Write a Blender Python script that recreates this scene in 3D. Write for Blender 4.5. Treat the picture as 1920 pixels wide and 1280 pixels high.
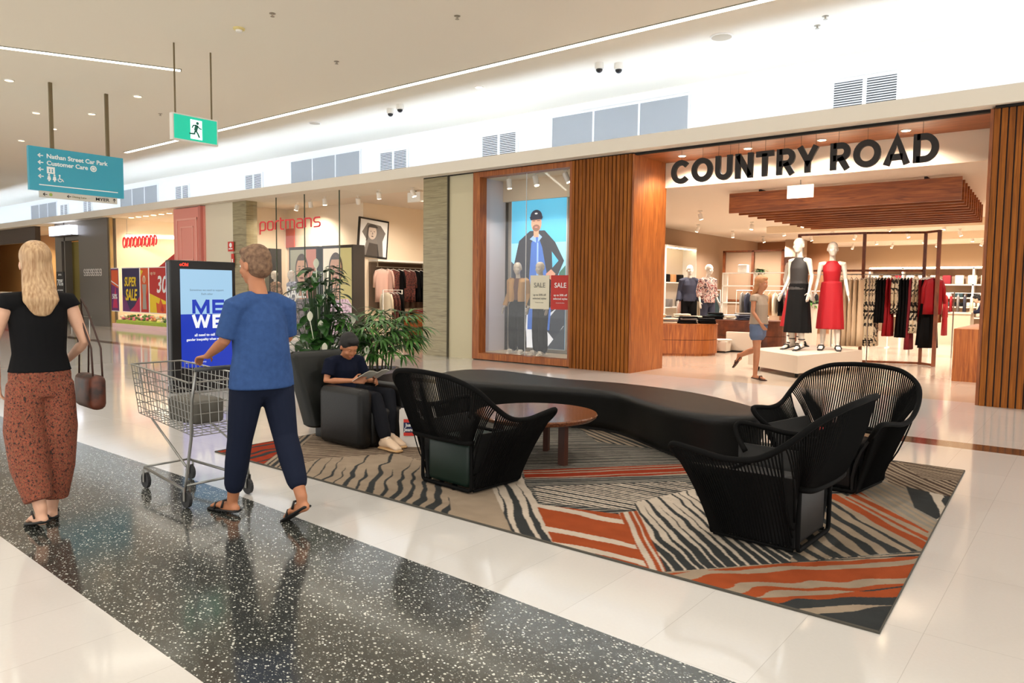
import bpy, bmesh, math, random
import numpy as np
from mathutils import Vector, Matrix
random.seed(7)
R = math.radians
sc = bpy.context.scene
col = sc.collection
for o in list(bpy.data.objects):
    bpy.data.objects.remove(o)

# ---------------------------------------------------------------- camera
cd = bpy.data.cameras.new('camera')
cd.lens = 25.875
cd.sensor_width = 36
cd.clip_end = 200
cam = bpy.data.objects.new('camera', cd)
col.objects.link(cam)
yw, pt, rl = R(-38.6), R(3.95), R(0.62)
fw = Vector((math.sin(yw) * math.cos(pt), math.cos(yw) * math.cos(pt), -math.sin(pt)))
rt = Vector((math.cos(yw), -math.sin(yw), 0))
up = rt.cross(fw)
r2 = math.cos(rl) * rt + math.sin(rl) * up
u2 = -math.sin(rl) * rt + math.cos(rl) * up
m = Matrix((r2, u2, -fw)).transposed().to_4x4()
m.translation = (0, 0, 1.47)
cam.matrix_world = m
sc.camera = cam

# ---------------------------------------------------------------- exposure and world
sc.view_settings.view_transform = 'Standard'
sc.view_settings.look = 'None'
sc.view_settings.gamma = 1
sc.view_settings.use_curve_mapping = False
sc.view_settings.exposure = 0.33
w = bpy.data.worlds.new('world')
sc.world = w
w.use_nodes = True
w.node_tree.nodes['Background'].inputs[0].default_value = (1.0, 0.985, 0.95, 1)
w.node_tree.nodes['Background'].inputs[1].default_value = 1.75


def srgb(r, g, b):
    f = lambda c: (c / 255 / 12.92) if c / 255 <= 0.04045 else ((c / 255 + 0.055) / 1.055) ** 2.4
    return (f(r), f(g), f(b), 1)


# ---------------------------------------------------------------- lamps
def spot(loc, target, power, size=100, color=(1, .8, .58), rad=.04, blend=.6):
    l = bpy.data.lights.new('spot_lamp', 'SPOT')
    l.energy = power
    l.spot_size = R(size)
    l.spot_blend = blend
    l.color = color
    l.shadow_soft_size = rad
    o = bpy.data.objects.new('spot_lamp', l)
    col.objects.link(o)
    o.location = loc
    d = Vector(target) - Vector(loc)
    o.rotation_euler = d.to_track_quat('-Z', 'Y').to_euler()
    return o


WARM = (1, .90, .81)
# extra lamp grid added under the mall ceiling to light the walkway
for x in (-21, -17, -13, -9, -5, -1.5):
    for y in (-1.5, 2.2, 6.2):
        spot((x, y, 5.3), (x, y, 0), (150 if x != -5 else 105), 125, (1, .96, .9), .09)
# fashion store: soffit row, feature zone, deep rows
for x in (-6.0, -4.8, -3.6, -2.4):
    spot((x, 12.35, 3.88), (x, 12.9, 0), 150, 140, WARM, .05)
for x in (-9.3, -7.6, -5.9, -4.2, -2.5, -0.9):
    for y in (15.6, 19.2, 23, 27.5, 31.2):
        if y == 15.6 and -6 < x < -2:
            spot((x, 13.3, 3.28), (x, 14.3, .2), 230, 88, WARM, .05)  # added lamps without fittings, aimed in under the canopy
        else:
            spot((x, y, 3.2), (x, y + .4, 0), 235, 150, WARM, .05)
for x, y, tx, ty in ((-5.3, 12.2, -4.5, 14.4), (-3.2, 12.3, -4.0, 14.9)):
    spot((x, y, 3.8), (tx, ty, 1.5), 160, 45, (1, .84, .66), .04)
# display window
for x in (-9.9, -9.2, -8.5):
    spot((x, 12.3, 3.55), (x - .1, 12.6, 0), 30, 110, (1, .86, .7), .03)
# portmans
for x, y in ((-18.5, 12.7), (-16.5, 12.5), (-14.2, 12.9), (-12.9, 13.2), (-15.2, 14.5), (-13.6, 15.6), (-18.5, 13.3)):
    spot((x, y, 3.8), (x - .3, y + .3, 0), 110, 150, (1, .88, .75), .05)
# pink shop, grey shop, far shop
for x in (-27, -25.5, -24):
    for y in (12.6, 14.2):
        spot((x, y, 3.8), (x, y, 0), 95, 150, (1, .82, .62), .05)
for x, y in ((-34, 13), (-36.5, 13), (-38.5, 13), (-41, 13), (-31.5, 14)):
    spot((x, y, 3.7), (x, y + .3, 0), 150, 150, (1, .82, .6), .05)


# ---------------------------------------------------------------- materials
MATS = {}


def mat(name, rgb=(200, 200, 200), rough=.5, metal=0, emit=None, es=0, spec=.5, coat=0, bump=None, tr=0):
    if name in MATS:
        return MATS[name]
    mt = bpy.data.materials.new(name)
    mt.use_nodes = True
    nt = mt.node_tree
    b = nt.nodes['Principled BSDF']
    b.inputs['Base Color'].default_value = srgb(*rgb)
    b.inputs['Roughness'].default_value = rough
    b.inputs['Metallic'].default_value = metal
    b.inputs['Specular IOR Level'].default_value = spec
    b.inputs['Coat Weight'].default_value = coat
    b.inputs['Coat Roughness'].default_value = .08
    if emit:
        b.inputs['Emission Color'].default_value = srgb(*emit)
        b.inputs['Emission Strength'].default_value = es
    if bump:
        tc = nt.nodes.new('ShaderNodeTexCoord')
        n = nt.nodes.new('ShaderNodeTexNoise')
        n.inputs['Scale'].default_value = bump[0]
        n.inputs['Detail'].default_value = 3
        bp = nt.nodes.new('ShaderNodeBump')
        bp.inputs['Strength'].default_value = bump[1]
        bp.inputs['Distance'].default_value = .01
        nt.links.new(tc.outputs['Object'], n.inputs['Vector'])
        nt.links.new(n.outputs['Fac'], bp.inputs['Height'])
        nt.links.new(bp.outputs['Normal'], b.inputs['Normal'])
    MATS[name] = mt
    return mt


def noisemat(name, stops, scale=(1, 1, 1), nscale=4, detail=5, rough=.5, dist=0, coat=0, bump=0, coord='Object', spec=.5, kind='noise'):
    """colour ramp over a stretched noise / voronoi / wave"""
    if name in MATS:
        return MATS[name]
    mt = mat(name, (128, 128, 128), rough, spec=spec, coat=coat)
    nt = mt.node_tree
    L = nt.links.new
    b = nt.nodes['Principled BSDF']
    tc = nt.nodes.new('ShaderNodeTexCoord')
    mp = nt.nodes.new('ShaderNodeMapping')
    mp.inputs['Scale'].default_value = scale
    L(tc.outputs[coord], mp.inputs['Vector'])
    if kind == 'noise':
        n = nt.nodes.new('ShaderNodeTexNoise')
        n.inputs['Detail'].default_value = detail
        n.inputs['Distortion'].default_value = dist
        out = n.outputs['Fac']
    else:
        n = nt.nodes.new('ShaderNodeTexVoronoi')
        out = n.outputs['Distance']
    n.inputs['Scale'].default_value = nscale
    L(mp.outputs['Vector'], n.inputs['Vector'])
    cr = nt.nodes.new('ShaderNodeValToRGB')
    cr.color_ramp.elements[0].position = stops[0][0]
    cr.color_ramp.elements[0].color = srgb(*stops[0][1])
    cr.color_ramp.elements[1].position = stops[-1][0]
    cr.color_ramp.elements[1].color = srgb(*stops[-1][1])
    for p, c in stops[1:-1]:
        e = cr.color_ramp.elements.new(p)
        e.color = srgb(*c)
    L(out, cr.inputs['Fac'])
    L(cr.outputs['Color'], b.inputs['Base Color'])
    if bump:
        bp = nt.nodes.new('ShaderNodeBump')
        bp.inputs['Strength'].default_value = bump
        bp.inputs['Distance'].default_value = .01
        L(out, bp.inputs['Height'])
        L(bp.outputs['Normal'], b.inputs['Normal'])
    return mt


def glassmat(name, tint=(255, 255, 255), refl=.8):
    if name in MATS:
        return MATS[name]
    mt = bpy.data.materials.new(name)
    mt.use_nodes = True
    nt = mt.node_tree
    nt.nodes.remove(nt.nodes['Principled BSDF'])
    t = nt.nodes.new('ShaderNodeBsdfTransparent')
    t.inputs[0].default_value = srgb(*tint)
    g = nt.nodes.new('ShaderNodeBsdfGlossy')
    g.inputs['Roughness'].default_value = .02
    g.inputs[0].default_value = (refl, refl, refl, 1)
    lw = nt.nodes.new('ShaderNodeLayerWeight')
    lw.inputs[0].default_value = .5
    pw_ = nt.nodes.new('ShaderNodeMath')
    pw_.operation = 'POWER'
    nt.links.new(lw.outputs['Facing'], pw_.inputs[0])
    pw_.inputs[1].default_value = 5
    f = nt.nodes.new('ShaderNodeMath')
    f.operation = 'MULTIPLY_ADD'
    nt.links.new(pw_.outputs[0], f.inputs[0])
    f.inputs[1].default_value = .28
    f.inputs[2].default_value = .035
    mx = nt.nodes.new('ShaderNodeMixShader')
    nt.links.new(f.outputs[0], mx.inputs[0])
    nt.links.new(t.outputs[0], mx.inputs[1])
    nt.links.new(g.outputs[0], mx.inputs[2])
    nt.links.new(mx.outputs[0], nt.nodes['Material Output'].inputs[0])
    MATS[name] = mt
    return mt


def tilemat(name, base, var, joint, sx, sy, ox=0, oy=0, rough=.09, jw=.004, jmix=.5):
    """polished tiles: per-tile tone, faint speckle and thin joints on a sx by sy grid"""
    mt = mat(name, base, rough, spec=.55, coat=.25)
    nt = mt.node_tree
    L = nt.links.new
    N = nt.nodes.new
    b = nt.nodes['Principled BSDF']
    tc = N('ShaderNodeTexCoord')
    sp = N('ShaderNodeSeparateXYZ')
    L(tc.outputs['Object'], sp.inputs[0])

    def mth(op, a, v=None):
        n = N('ShaderNodeMath')
        n.operation = op
        for i, q in enumerate((a, v)):
            if q is None:
                continue
            if isinstance(q, (int, float)):
                n.inputs[i].default_value = q
            else:
                L(q, n.inputs[i])
        return n.outputs[0]
    ux = mth('DIVIDE', mth('SUBTRACT', sp.outputs[0], ox), sx)
    uy = mth('DIVIDE', mth('SUBTRACT', sp.outputs[1], oy), sy)
    fx = mth('MULTIPLY', mth('PINGPONG', ux, .5), sx)
    fy = mth('MULTIPLY', mth('PINGPONG', uy, .5), sy)
    jt = mth('MAXIMUM', mth('LESS_THAN', fx, jw / 2), mth('LESS_THAN', fy, jw / 2))
    cb = N('ShaderNodeCombineXYZ')
    L(mth('FLOOR', ux), cb.inputs[0])
    L(mth('FLOOR', uy), cb.inputs[1])
    wn = N('ShaderNodeTexWhiteNoise')
    L(cb.outputs[0], wn.inputs['Vector'])
    ns = N('ShaderNodeTexNoise')
    ns.inputs['Scale'].default_value = 60
    L(tc.outputs['Object'], ns.inputs['Vector'])
    fac = mth('MULTIPLY', mth('ADD', wn.outputs['Value'], ns.outputs['Fac']), .5)
    mx = N('ShaderNodeMix')
    mx.data_type = 'RGBA'
    L(fac, mx.inputs[0])
    mx.inputs[6].default_value = srgb(*base)
    mx.inputs[7].default_value = srgb(*var)
    m2 = N('ShaderNodeMix')
    m2.data_type = 'RGBA'
    L(mth('MULTIPLY', jt, jmix), m2.inputs[0])
    L(mx.outputs[2], m2.inputs[6])
    m2.inputs[7].default_value = srgb(*joint)
    L(m2.outputs[2], b.inputs['Base Color'])
    return mt


def terrazzo(name):
    mt = mat(name, (50, 52, 50), .13, spec=.55, coat=.2)
    nt = mt.node_tree
    L = nt.links.new
    N = nt.nodes.new
    b = nt.nodes['Principled BSDF']
    tc = N('ShaderNodeTexCoord')
    prev = None
    base = N('ShaderNodeTexNoise')
    base.inputs['Scale'].default_value = 30
    L(tc.outputs['Object'], base.inputs['Vector'])
    cr0 = N('ShaderNodeValToRGB')
    cr0.color_ramp.elements[0].color = srgb(38, 40, 40)
    cr0.color_ramp.elements[1].color = srgb(70, 71, 66)
    L(base.outputs['Fac'], cr0.inputs['Fac'])
    prev = cr0.outputs['Color']
    for scale, th, colr in ((62, .8, (200, 200, 190)), (110, .85, (120, 122, 116)), (44, .42, (236, 236, 228))):
        v = N('ShaderNodeTexVoronoi')
        v.inputs['Scale'].default_value = scale
        mp = N('ShaderNodeMapping')
        mp.inputs['Scale'].default_value = (1, 1.3, 0)
        mp.inputs['Rotation'].default_value = (0, 0, scale)
        L(tc.outputs['Object'], mp.inputs['Vector'])
        L(mp.outputs['Vector'], v.inputs['Vector'])
        lt = N('ShaderNodeMath')
        lt.operation = 'LESS_THAN'
        L(v.outputs['Distance'], lt.inputs[0])
        sx = N('ShaderNodeSeparateXYZ')
        L(v.outputs['Color'], sx.inputs[0])
        mu = N('ShaderNodeMath')
        mu.operation = 'MULTIPLY'
        L(sx.outputs[0], mu.inputs[0])
        mu.inputs[1].default_value = th
        sb = N('ShaderNodeMath')
        sb.operation = 'SUBTRACT'
        L(mu.outputs[0], sb.inputs[0])
        sb.inputs[1].default_value = th * .42
        L(sb.outputs[0], lt.inputs[1])
        mx = N('ShaderNodeMix')
        mx.data_type = 'RGBA'
        L(lt.outputs[0], mx.inputs[0])
        L(prev, mx.inputs[6])
        mx.inputs[7].default_value = srgb(*colr)
        prev = mx.outputs[2]
    L(prev, b.inputs['Base Color'])
    return mt


white_tile = tilemat('polished_white_tile', (216, 212, 208), (206, 202, 197), (140, 134, 126), .445, .9, -3.2, 4.46, jw=.003, jmix=.35)
shop_tile = tilemat('shop_tile', (206, 190, 170), (196, 180, 160), (170, 152, 132), .6, .6, 0, 0, rough=.16, jmix=.3)
granite = noisemat('brown_granite', [(.35, (58, 40, 32)), (.55, (104, 74, 58)), (.7, (70, 50, 42))], nscale=40, rough=.1, coat=.3)
dark_terrazzo = terrazzo('dark_terrazzo')
ceiling_paint = mat('ceiling_paint', (236, 228, 212), .9, spec=.1)
white_paint = mat('white_paint', (238, 240, 242), .85, spec=.1)
fascia_paint = mat('fascia_paint', (226, 218, 204), .7, spec=.2)
cream_paint = mat('cream_paint', (240, 222, 196), .85, spec=.1)
shop_ceil = mat('shop_ceiling_paint', (228, 214, 198), .9, spec=.1)
tan_paint = mat('tan_paint', (168, 142, 118), .85, spec=.1)
beige_paint = mat('beige_paint', (214, 200, 168), .8, spec=.1)
grey_panel = mat('grey_panel', (108, 102, 96), .35)
dark_panel = mat('dark_brown_panel', (74, 62, 54), .5)
wood = noisemat('timber', [(.3, (128, 66, 24)), (.5, (158, 86, 34)), (.68, (182, 108, 48))], scale=(5, 5, .35), nscale=5, detail=6, rough=.42, dist=1.2)
wood_x = noisemat('timber_along', [(.3, (120, 62, 24)), (.5, (150, 82, 34)), (.68, (176, 102, 46))], scale=(.35, 5, 5), nscale=5, detail=6, rough=.42, dist=1.2)
wood_slat = noisemat('slat_timber', [(.3, (108, 58, 12)), (.5, (140, 78, 18)), (.7, (166, 98, 28))], scale=(9, 9, .3), nscale=4, detail=6, rough=.55, spec=.25, dist=.8)
wood_dark = mat('dark_timber_gap', (52, 26, 10), .6)
walnut = noisemat('walnut', [(.3, (72, 38, 22)), (.5, (118, 72, 46)), (.7, (84, 46, 28))], scale=(.6, 9, 9), nscale=3, detail=6, rough=.22, dist=1.5, coat=.3)
stripe_stone = noisemat('striped_stone', [(.3, (120, 108, 78)), (.5, (164, 152, 118)), (.62, (140, 128, 96)), (.75, (180, 168, 136))], scale=(.5, .5, 9), nscale=2.2, detail=4, rough=.3, dist=.8)
leather = mat('black_leather', (14, 13, 12), .46, spec=.35, bump=(120, .12))
rope = mat('black_rope', (7, 7, 7), .75, spec=.12)
green_vinyl = mat('dark_green_vinyl', (14, 34, 26), .42, spec=.35)
black_vinyl = mat('black_vinyl', (15, 16, 17), .42, spec=.35)
steel = mat('brushed_steel', (170, 168, 162), .3, metal=1)
black = mat('black_plastic', (14, 14, 15), .35)
matt_black = mat('matt_black', (22, 18, 16), .8)
letter_black = mat('sign_letter_black', (30, 22, 18), .6)
whitep = mat('white_plastic', (236, 232, 224), .4)
manneq = mat('mannequin_gloss', (208, 198, 184), .3, coat=.2)
brass = mat('bronze_rod', (120, 106, 80), .4, metal=.6)
glass = glassmat('clear_glass')
glow_white = mat('line_light_glow', (255, 255, 255), emit=(255, 250, 232), es=6)
glow_cool = mat('cove_led_glow', (255, 255, 255), emit=(208, 228, 255), es=50)
glow_warm = mat('downlight_glow', (255, 255, 255), emit=(255, 214, 160), es=9)
glow_spot = mat('spot_glow', (255, 255, 255), emit=(255, 232, 190), es=14)


# ---------------------------------------------------------------- mesh builder
def mw(o):
    m = o.matrix_basis.copy()
    p = o.parent
    while p:
        m = p.matrix_basis @ m
        p = p.parent
    return m


def tag(o, label=None, cat=None, group=None, kind=None):
    if label: o['label'] = label
    if cat: o['category'] = cat
    if group: o['group'] = group
    if kind: o['kind'] = kind
    return o


def thing(name, label, cat, loc=(0, 0, 0), rz=0, group=None, scale=1):
    o = bpy.data.objects.new(name, None)
    col.objects.link(o)
    o.empty_display_size = .1
    o.location = loc
    o.rotation_euler = (0, 0, rz)
    o.scale = (scale,) * 3
    return tag(o, label, cat, group)


class MB:
    def __init__(s):
        s.v = []
        s.f = []
        s.m = []

    def add(s, vs, fs, mi=0):
        n = len(s.v)
        s.v += [tuple(v) for v in vs]
        s.f += [tuple(i + n for i in f) for f in fs]
        s.m += [mi] * len(fs)
        return s

    def box(s, x0, x1, y0, y1, z0, z1, mi=0):
        x0, x1 = min(x0, x1), max(x0, x1)
        y0, y1 = min(y0, y1), max(y0, y1)
        z0, z1 = min(z0, z1), max(z0, z1)
        vs = [(x, y, z) for z in (z0, z1) for y in (y0, y1) for x in (x0, x1)]
        return s.add(vs, [(0, 2, 3, 1), (4, 5, 7, 6), (0, 1, 5, 4), (2, 6, 7, 3), (0, 4, 6, 2), (1, 3, 7, 5)], mi)

    def obox(s, c, size, rz=0, ry=0, mi=0):
        M = Matrix.Translation(c) @ Matrix.Rotation(rz, 4, 'Z') @ Matrix.Rotation(ry, 4, 'Y')
        a, b, d = (q / 2 for q in size)
        vs = [M @ Vector((x, y, z)) for z in (-d, d) for y in (-b, b) for x in (-a, a)]
        return s.add(vs, [(0, 2, 3, 1), (4, 5, 7, 6), (0, 1, 5, 4), (2, 6, 7, 3), (0, 4, 6, 2), (1, 3, 7, 5)], mi)

    def rbox(s, x0, x1, y0, y1, z0, z1, r=.03, n=4, mi=0):
        """box with rounded vertical edges and soft top/bottom rims"""
        def ring(ins, z):
            o = []
            rr = max(r - ins * .5, .001)
            for cx, cy, a0 in ((x1 - r, y1 - r, 0), (x0 + r, y1 - r, 90), (x0 + r, y0 + r, 180), (x1 - r, y0 + r, 270)):
                for k in range(n + 1):
                    a = R(a0 + 90 * k / n)
                    o.append((cx + (r - ins) * math.cos(a), cy + (r - ins) * math.sin(a), z))
            return o
        e = min(r, (z1 - z0) / 2.01)
        rs = []
        for k in range(4):
            a = R(90 * k / 3)
            rs.append(ring(e * (1 - math.sin(a)), z0 + e * (1 - math.cos(a))))
        for k in range(4):
            a = R(90 * k / 3)
            rs.append(ring(e * (1 - math.cos(a)), z1 - e + e * math.sin(a)))
        return s.rings(rs, mi)

    def rings(s, rs, mi=0, cap=True, closed=True):
        n = len(rs[0])
        b = len(s.v)
        for r_ in rs:
            s.v += [tuple(p) for p in r_]
        for k in range(len(rs) - 1):
            for i in range(n if closed else n - 1):
                j = (i + 1) % n
                s.f.append((b + k * n + i, b + k * n + j, b + (k + 1) * n + j, b + (k + 1) * n + i))
                s.m.append(mi)
        if cap:
            s.f.append(tuple(b + i for i in reversed(range(n))))
            s.f.append(tuple(b + (len(rs) - 1) * n + i for i in range(n)))
            s.m += [mi, mi]
        return s

    def tube(s, pts, r, n=8, mi=0, closed=False):
        pts = [Vector(p) for p in pts]
        m_ = len(pts)
        rr = r if isinstance(r, (list, tuple)) else [r] * m_
        rs = []
        ref = None
        for i, p in enumerate(pts):
            if closed:
                t = pts[(i + 1) % m_] - pts[i - 1]
            else:
                t = pts[min(i + 1, m_ - 1)] - pts[max(i - 1, 0)]
            if t.length < 1e-9:
                t = Vector((0, 0, 1))
            t.normalize()
            if ref is None:
                ref = Vector((0, 0, 1)) if abs(t.z) < .9 else Vector((1, 0, 0))
            a = (ref - t * ref.dot(t))
            if a.length < 1e-5:
                a = t.orthogonal()
            a.normalize()
            ref = a
            b = t.cross(a)
            rs.append([p + rr[i] * (math.cos(2 * math.pi * k / n) * a + math.sin(2 * math.pi * k / n) * b) for k in range(n)])
        if closed:
            rs.append(rs[0])
        return s.rings(rs, mi, cap=not closed)

    def loft(s, pts, ra, rb, lat=(0, 1, 0), n=14, mi=0, round_=True):
        """elliptical limb: ra across (lat direction), rb the other way"""
        pts = [Vector(p) for p in pts]
        lat = Vector(lat)
        m_ = len(pts)
        rs = []

        def ring(p, t, a_, b_):
            a = lat - t * lat.dot(t)
            if a.length < 1e-4:
                a = t.orthogonal()
            a.normalize()
            b = t.cross(a)
            return [p + a_ * math.cos(2 * math.pi * k / n) * a + b_ * math.sin(2 * math.pi * k / n) * b for k in range(n)]
        for i, p in enumerate(pts):
            t = pts[min(i + 1, m_ - 1)] - pts[max(i - 1, 0)]
            t.normalize()
            if i == 0 and round_:
                q = min(ra[0], rb[0])
                for f in (.95, .6):
                    c = math.sqrt(1 - f * f)
                    rs.append(ring(p - t * q * f, t, ra[0] * c, rb[0] * c))
            rs.append(ring(p, t, ra[i], rb[i]))
            if i == m_ - 1 and round_:
                q = min(ra[-1], rb[-1])
                for f in (.6, .95):
                    c = math.sqrt(1 - f * f)
                    rs.append(ring(p + t * q * f, t, ra[-1] * c, rb[-1] * c))
        return s.rings(rs, mi)

    def ell(s, c, rad, n=14, m_=9, mi=0):
        rs = []
        for k in range(1, m_):
            a = math.pi * k / m_
            rs.append([(c[0] + rad[0] * math.sin(a) * math.cos(2 * math.pi * i / n), c[1] + rad[1] * math.sin(a) * math.sin(2 * math.pi * i / n), c[2] - rad[2] * math.cos(a)) for i in range(n)])
        return s.rings(rs, mi)

    def lathe(s, prof, c=(0, 0, 0), n=24, sx=1, sy=1, mi=0, cap=True):
        return s.rings([[(c[0] + r * sx * math.cos(2 * math.pi * i / n), c[1] + r * sy * math.sin(2 * math.pi * i / n), c[2] + z) for i in range(n)] for r, z in prof], mi, cap)

    def prism(s, poly, z0, z1, mi=0):
        return s.rings([[(x, y, z0) for x, y in poly], [(x, y, z1) for x, y in poly]], mi)

    def pl(s, P, poly, d0, d1, mi=0):
        """polygon on a plane P=(origin,U,V,N), extruded from d0 to d1 along N"""
        O, U, V, N = P
        return s.rings([[O + U * a + V * b + N * d for a, b in poly] for d in (d0, d1)], mi)

    def flat(s, P, poly, d, mi=0):
        O, U, V, N = P
        return s.add([O + U * a + V * b + N * d for a, b in poly], [tuple(range(len(poly)))], mi)

    def mesh(s, name, mats, inv=None, smooth=False, fix=True):
        me = bpy.data.meshes.new(name)
        vs = s.v if inv is None else [tuple(inv @ Vector(v)) for v in s.v]
        me.from_pydata(vs, [], s.f)
        for mt in (mats if isinstance(mats, (list, tuple)) else [mats]):
            me.materials.append(mt)
        me.polygons.foreach_set('material_index', s.m)
        if fix:
            bm = bmesh.new()
            bm.from_mesh(me)
            bmesh.ops.recalc_face_normals(bm, faces=bm.faces)
            bm.to_mesh(me)
            bm.free()
        if smooth:
            me.polygons.foreach_set('use_smooth', [True] * len(me.polygons))
            if smooth == 'auto':
                try:
                    me.set_sharp_from_angle(angle=R(35))
                except Exception:
                    pass
        me.update()
        return me

    def build(s, name, mats, parent=None, w=True, smooth=False, fix=True, label=None, cat=None, group=None, kind=None):
        inv = mw(parent).inverted() if (parent and w) else None
        o = bpy.data.objects.new(name, s.mesh(name, mats, inv, smooth, fix))
        col.objects.link(o)
        o.parent = parent
        tag(o, label, cat, group, kind)
        return o


def dup(root, loc, rz, label=None, group=None, scale=None):
    def cp(o, par):
        c = o.copy()
        col.objects.link(c)
        c.parent = par
        for ch in o.children:
            cp(ch, c)
        return c
    r = cp(root, None)
    r.location = loc
    r.rotation_euler = (0, 0, rz)
    if scale: r.scale = (scale,) * 3
    if label: r['label'] = label
    if group: r['group'] = group
    return r


def Plane(o, u, v):
    u, v = Vector(u).normalized(), Vector(v).normalized()
    return (Vector(o), u, v, u.cross(v))


def circ(cx, cy, rx, ry=None, n=24, a0=0, a1=360):
    ry = ry or rx
    k = n if a1 - a0 >= 360 else n + 1
    return [(cx + rx * math.cos(R(a0 + (a1 - a0) * i / n)), cy + ry * math.sin(R(a0 + (a1 - a0) * i / n))) for i in range(k)]


def rect(x0, y0, x1, y1):
    return [(x0, y0), (x1, y0), (x1, y1), (x0, y1)]


def art(P, shapes, name, parent, step=.0012, d0=.002, back=None):
    """printed picture: layers of flat coloured shapes on plane P, one mesh"""
    mb = MB()
    mats = []
    for k, (mt, poly) in enumerate(shapes):
        if mt not in mats:
            mats.append(mt)
        mb.flat(P, poly, d0 + step * k, mats.index(mt))
    return mb.build(name, mats, parent, fix=False)


def text(s, size, mt, P, at, parent=None, name='lettering', ext=.002, off=0.0, d=.004, align='CENTER', shear=0, sx=1, label=None, space=1):
    cu = bpy.data.curves.new(name, 'FONT')
    cu.body = s
    cu.size = size
    cu.extrude = ext
    cu.offset = off
    cu.align_x = align
    cu.align_y = 'CENTER'
    cu.shear = shear
    cu.space_character = space
    cu.resolution_u = 3
    t = bpy.data.objects.new(name, cu)
    col.objects.link(t)
    dg = bpy.context.evaluated_depsgraph_get()
    me = bpy.data.meshes.new_from_object(t.evaluated_get(dg))
    bpy.data.objects.remove(t)
    O, U, V, N = P
    M = Matrix((U * sx, V, N)).transposed().to_4x4()
    M.translation = O + U * at[0] + V * at[1] + N * d
    if parent:
        M = mw(parent).inverted() @ M
    me.transform(M)
    me.name = name
    me.materials.clear()
    me.materials.append(mt)
    me.polygons.foreach_set('material_index', [0] * len(me.polygons))
    o = bpy.data.objects.new(name, me)
    col.objects.link(o)
    o.parent = parent
    if label: o['label'] = label
    return o


def ribbon(mb, P, path, w, d0, d1, closed=False, mi=0):
    """stroke of width w along a 2-D path, extruded"""
    pts = [Vector(p) for p in path]
    n = len(pts)
    L_, R_ = [], []
    for i, p in enumerate(pts):
        a = pts[i - 1] if (i or closed) else p
        b = pts[(i + 1) % n] if (i < n - 1 or closed) else p
        t1 = (p - a).normalized() if (p - a).length > 0 else (b - p).normalized()
        t2 = (b - p).normalized() if (b - p).length > 0 else t1
        t = (t1 + t2).normalized()
        nn = Vector((-t.y, t.x))
        k = w / 2 / max(.5, nn.dot(Vector((-t2.y, t2.x))))
        L_.append(p + nn * k)
        R_.append(p - nn * k)
    O, U, V, N = P
    f3 = lambda q, d: O + U * q.x + V * q.y + N * d
    rs = [[f3(L_[i], d0), f3(R_[i], d0), f3(R_[i], d1), f3(L_[i], d1)] for i in range(n)]
    if closed:
        rs.append(rs[0])
    mb.rings(rs, mi, cap=not closed)


def struct(name, mb, mats, smooth=False):
    return mb.build(name, mats, kind='structure', smooth=smooth)


def bake(mb, vox, it=6, fac=.5):
    """fuse overlapping volumes into one continuous smooth surface"""
    o = bpy.data.objects.new('tmp', mb.mesh('tmp', rope))
    col.objects.link(o)
    r_ = o.modifiers.new('r', 'REMESH')
    r_.mode = 'VOXEL'
    r_.voxel_size = vox
    s_ = o.modifiers.new('s', 'SMOOTH')
    s_.factor = fac
    s_.iterations = it
    dg = bpy.context.evaluated_depsgraph_get()
    me = bpy.data.meshes.new_from_object(o.evaluated_get(dg))
    bpy.data.objects.remove(o)
    me.polygons.foreach_set('use_smooth', [True] * len(me.polygons))
    return me


def meshobj(name, me, mt, parent, label=None):
    me.materials.clear()
    me.materials.append(mt)
    me.polygons.foreach_set('material_index', [0] * len(me.polygons))
    me.name = name
    o = bpy.data.objects.new(name, me)
    col.objects.link(o)
    o.parent = parent
    if label: o['label'] = label
    return o
# ================================================================ setting
fl = MB()
def fquad(poly, mi): fl.flat((Vector(), Vector((1, 0, 0)), Vector((0, 1, 0)), Vector((0, 0, 1))), poly, 0, mi)
fquad([(-48, -9), (9, -9), (9, 1.32), (-2.5, 1.36), (-5, 1.44), (-48, 1.44)], 0)
fquad([(-48, 1.44), (-5, 1.44), (-2.5, 1.36), (9, 1.32), (9, 2.5), (-1, 2.64), (-5, 2.82), (-48, 2.82)], 1)
fquad([(-48, 2.82), (-5, 2.82), (-1, 2.64), (9, 2.5), (9, 8.12), (-48, 8.5)], 0)
fquad([(-48, 8.5), (9, 8.12), (9, 8.46), (-48, 8.84)], 2)
fquad([(-48, 8.84), (9, 8.46), (9, 11.8), (-48, 11.8)], 0)
fquad([(-48, 11.8), (9, 11.8), (9, 34), (-48, 34)], 3)
fl.build('floor', [white_tile, dark_terrazzo, granite, shop_tile], kind='structure', fix=False)

struct('ceiling', MB().box(-48, 9, -9, 13.2, 5.35, 5.5), ceiling_paint)
struct('wall_upper', MB().box(-48, 9, 13, 13.2, 4.0, 5.35), white_paint)
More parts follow.
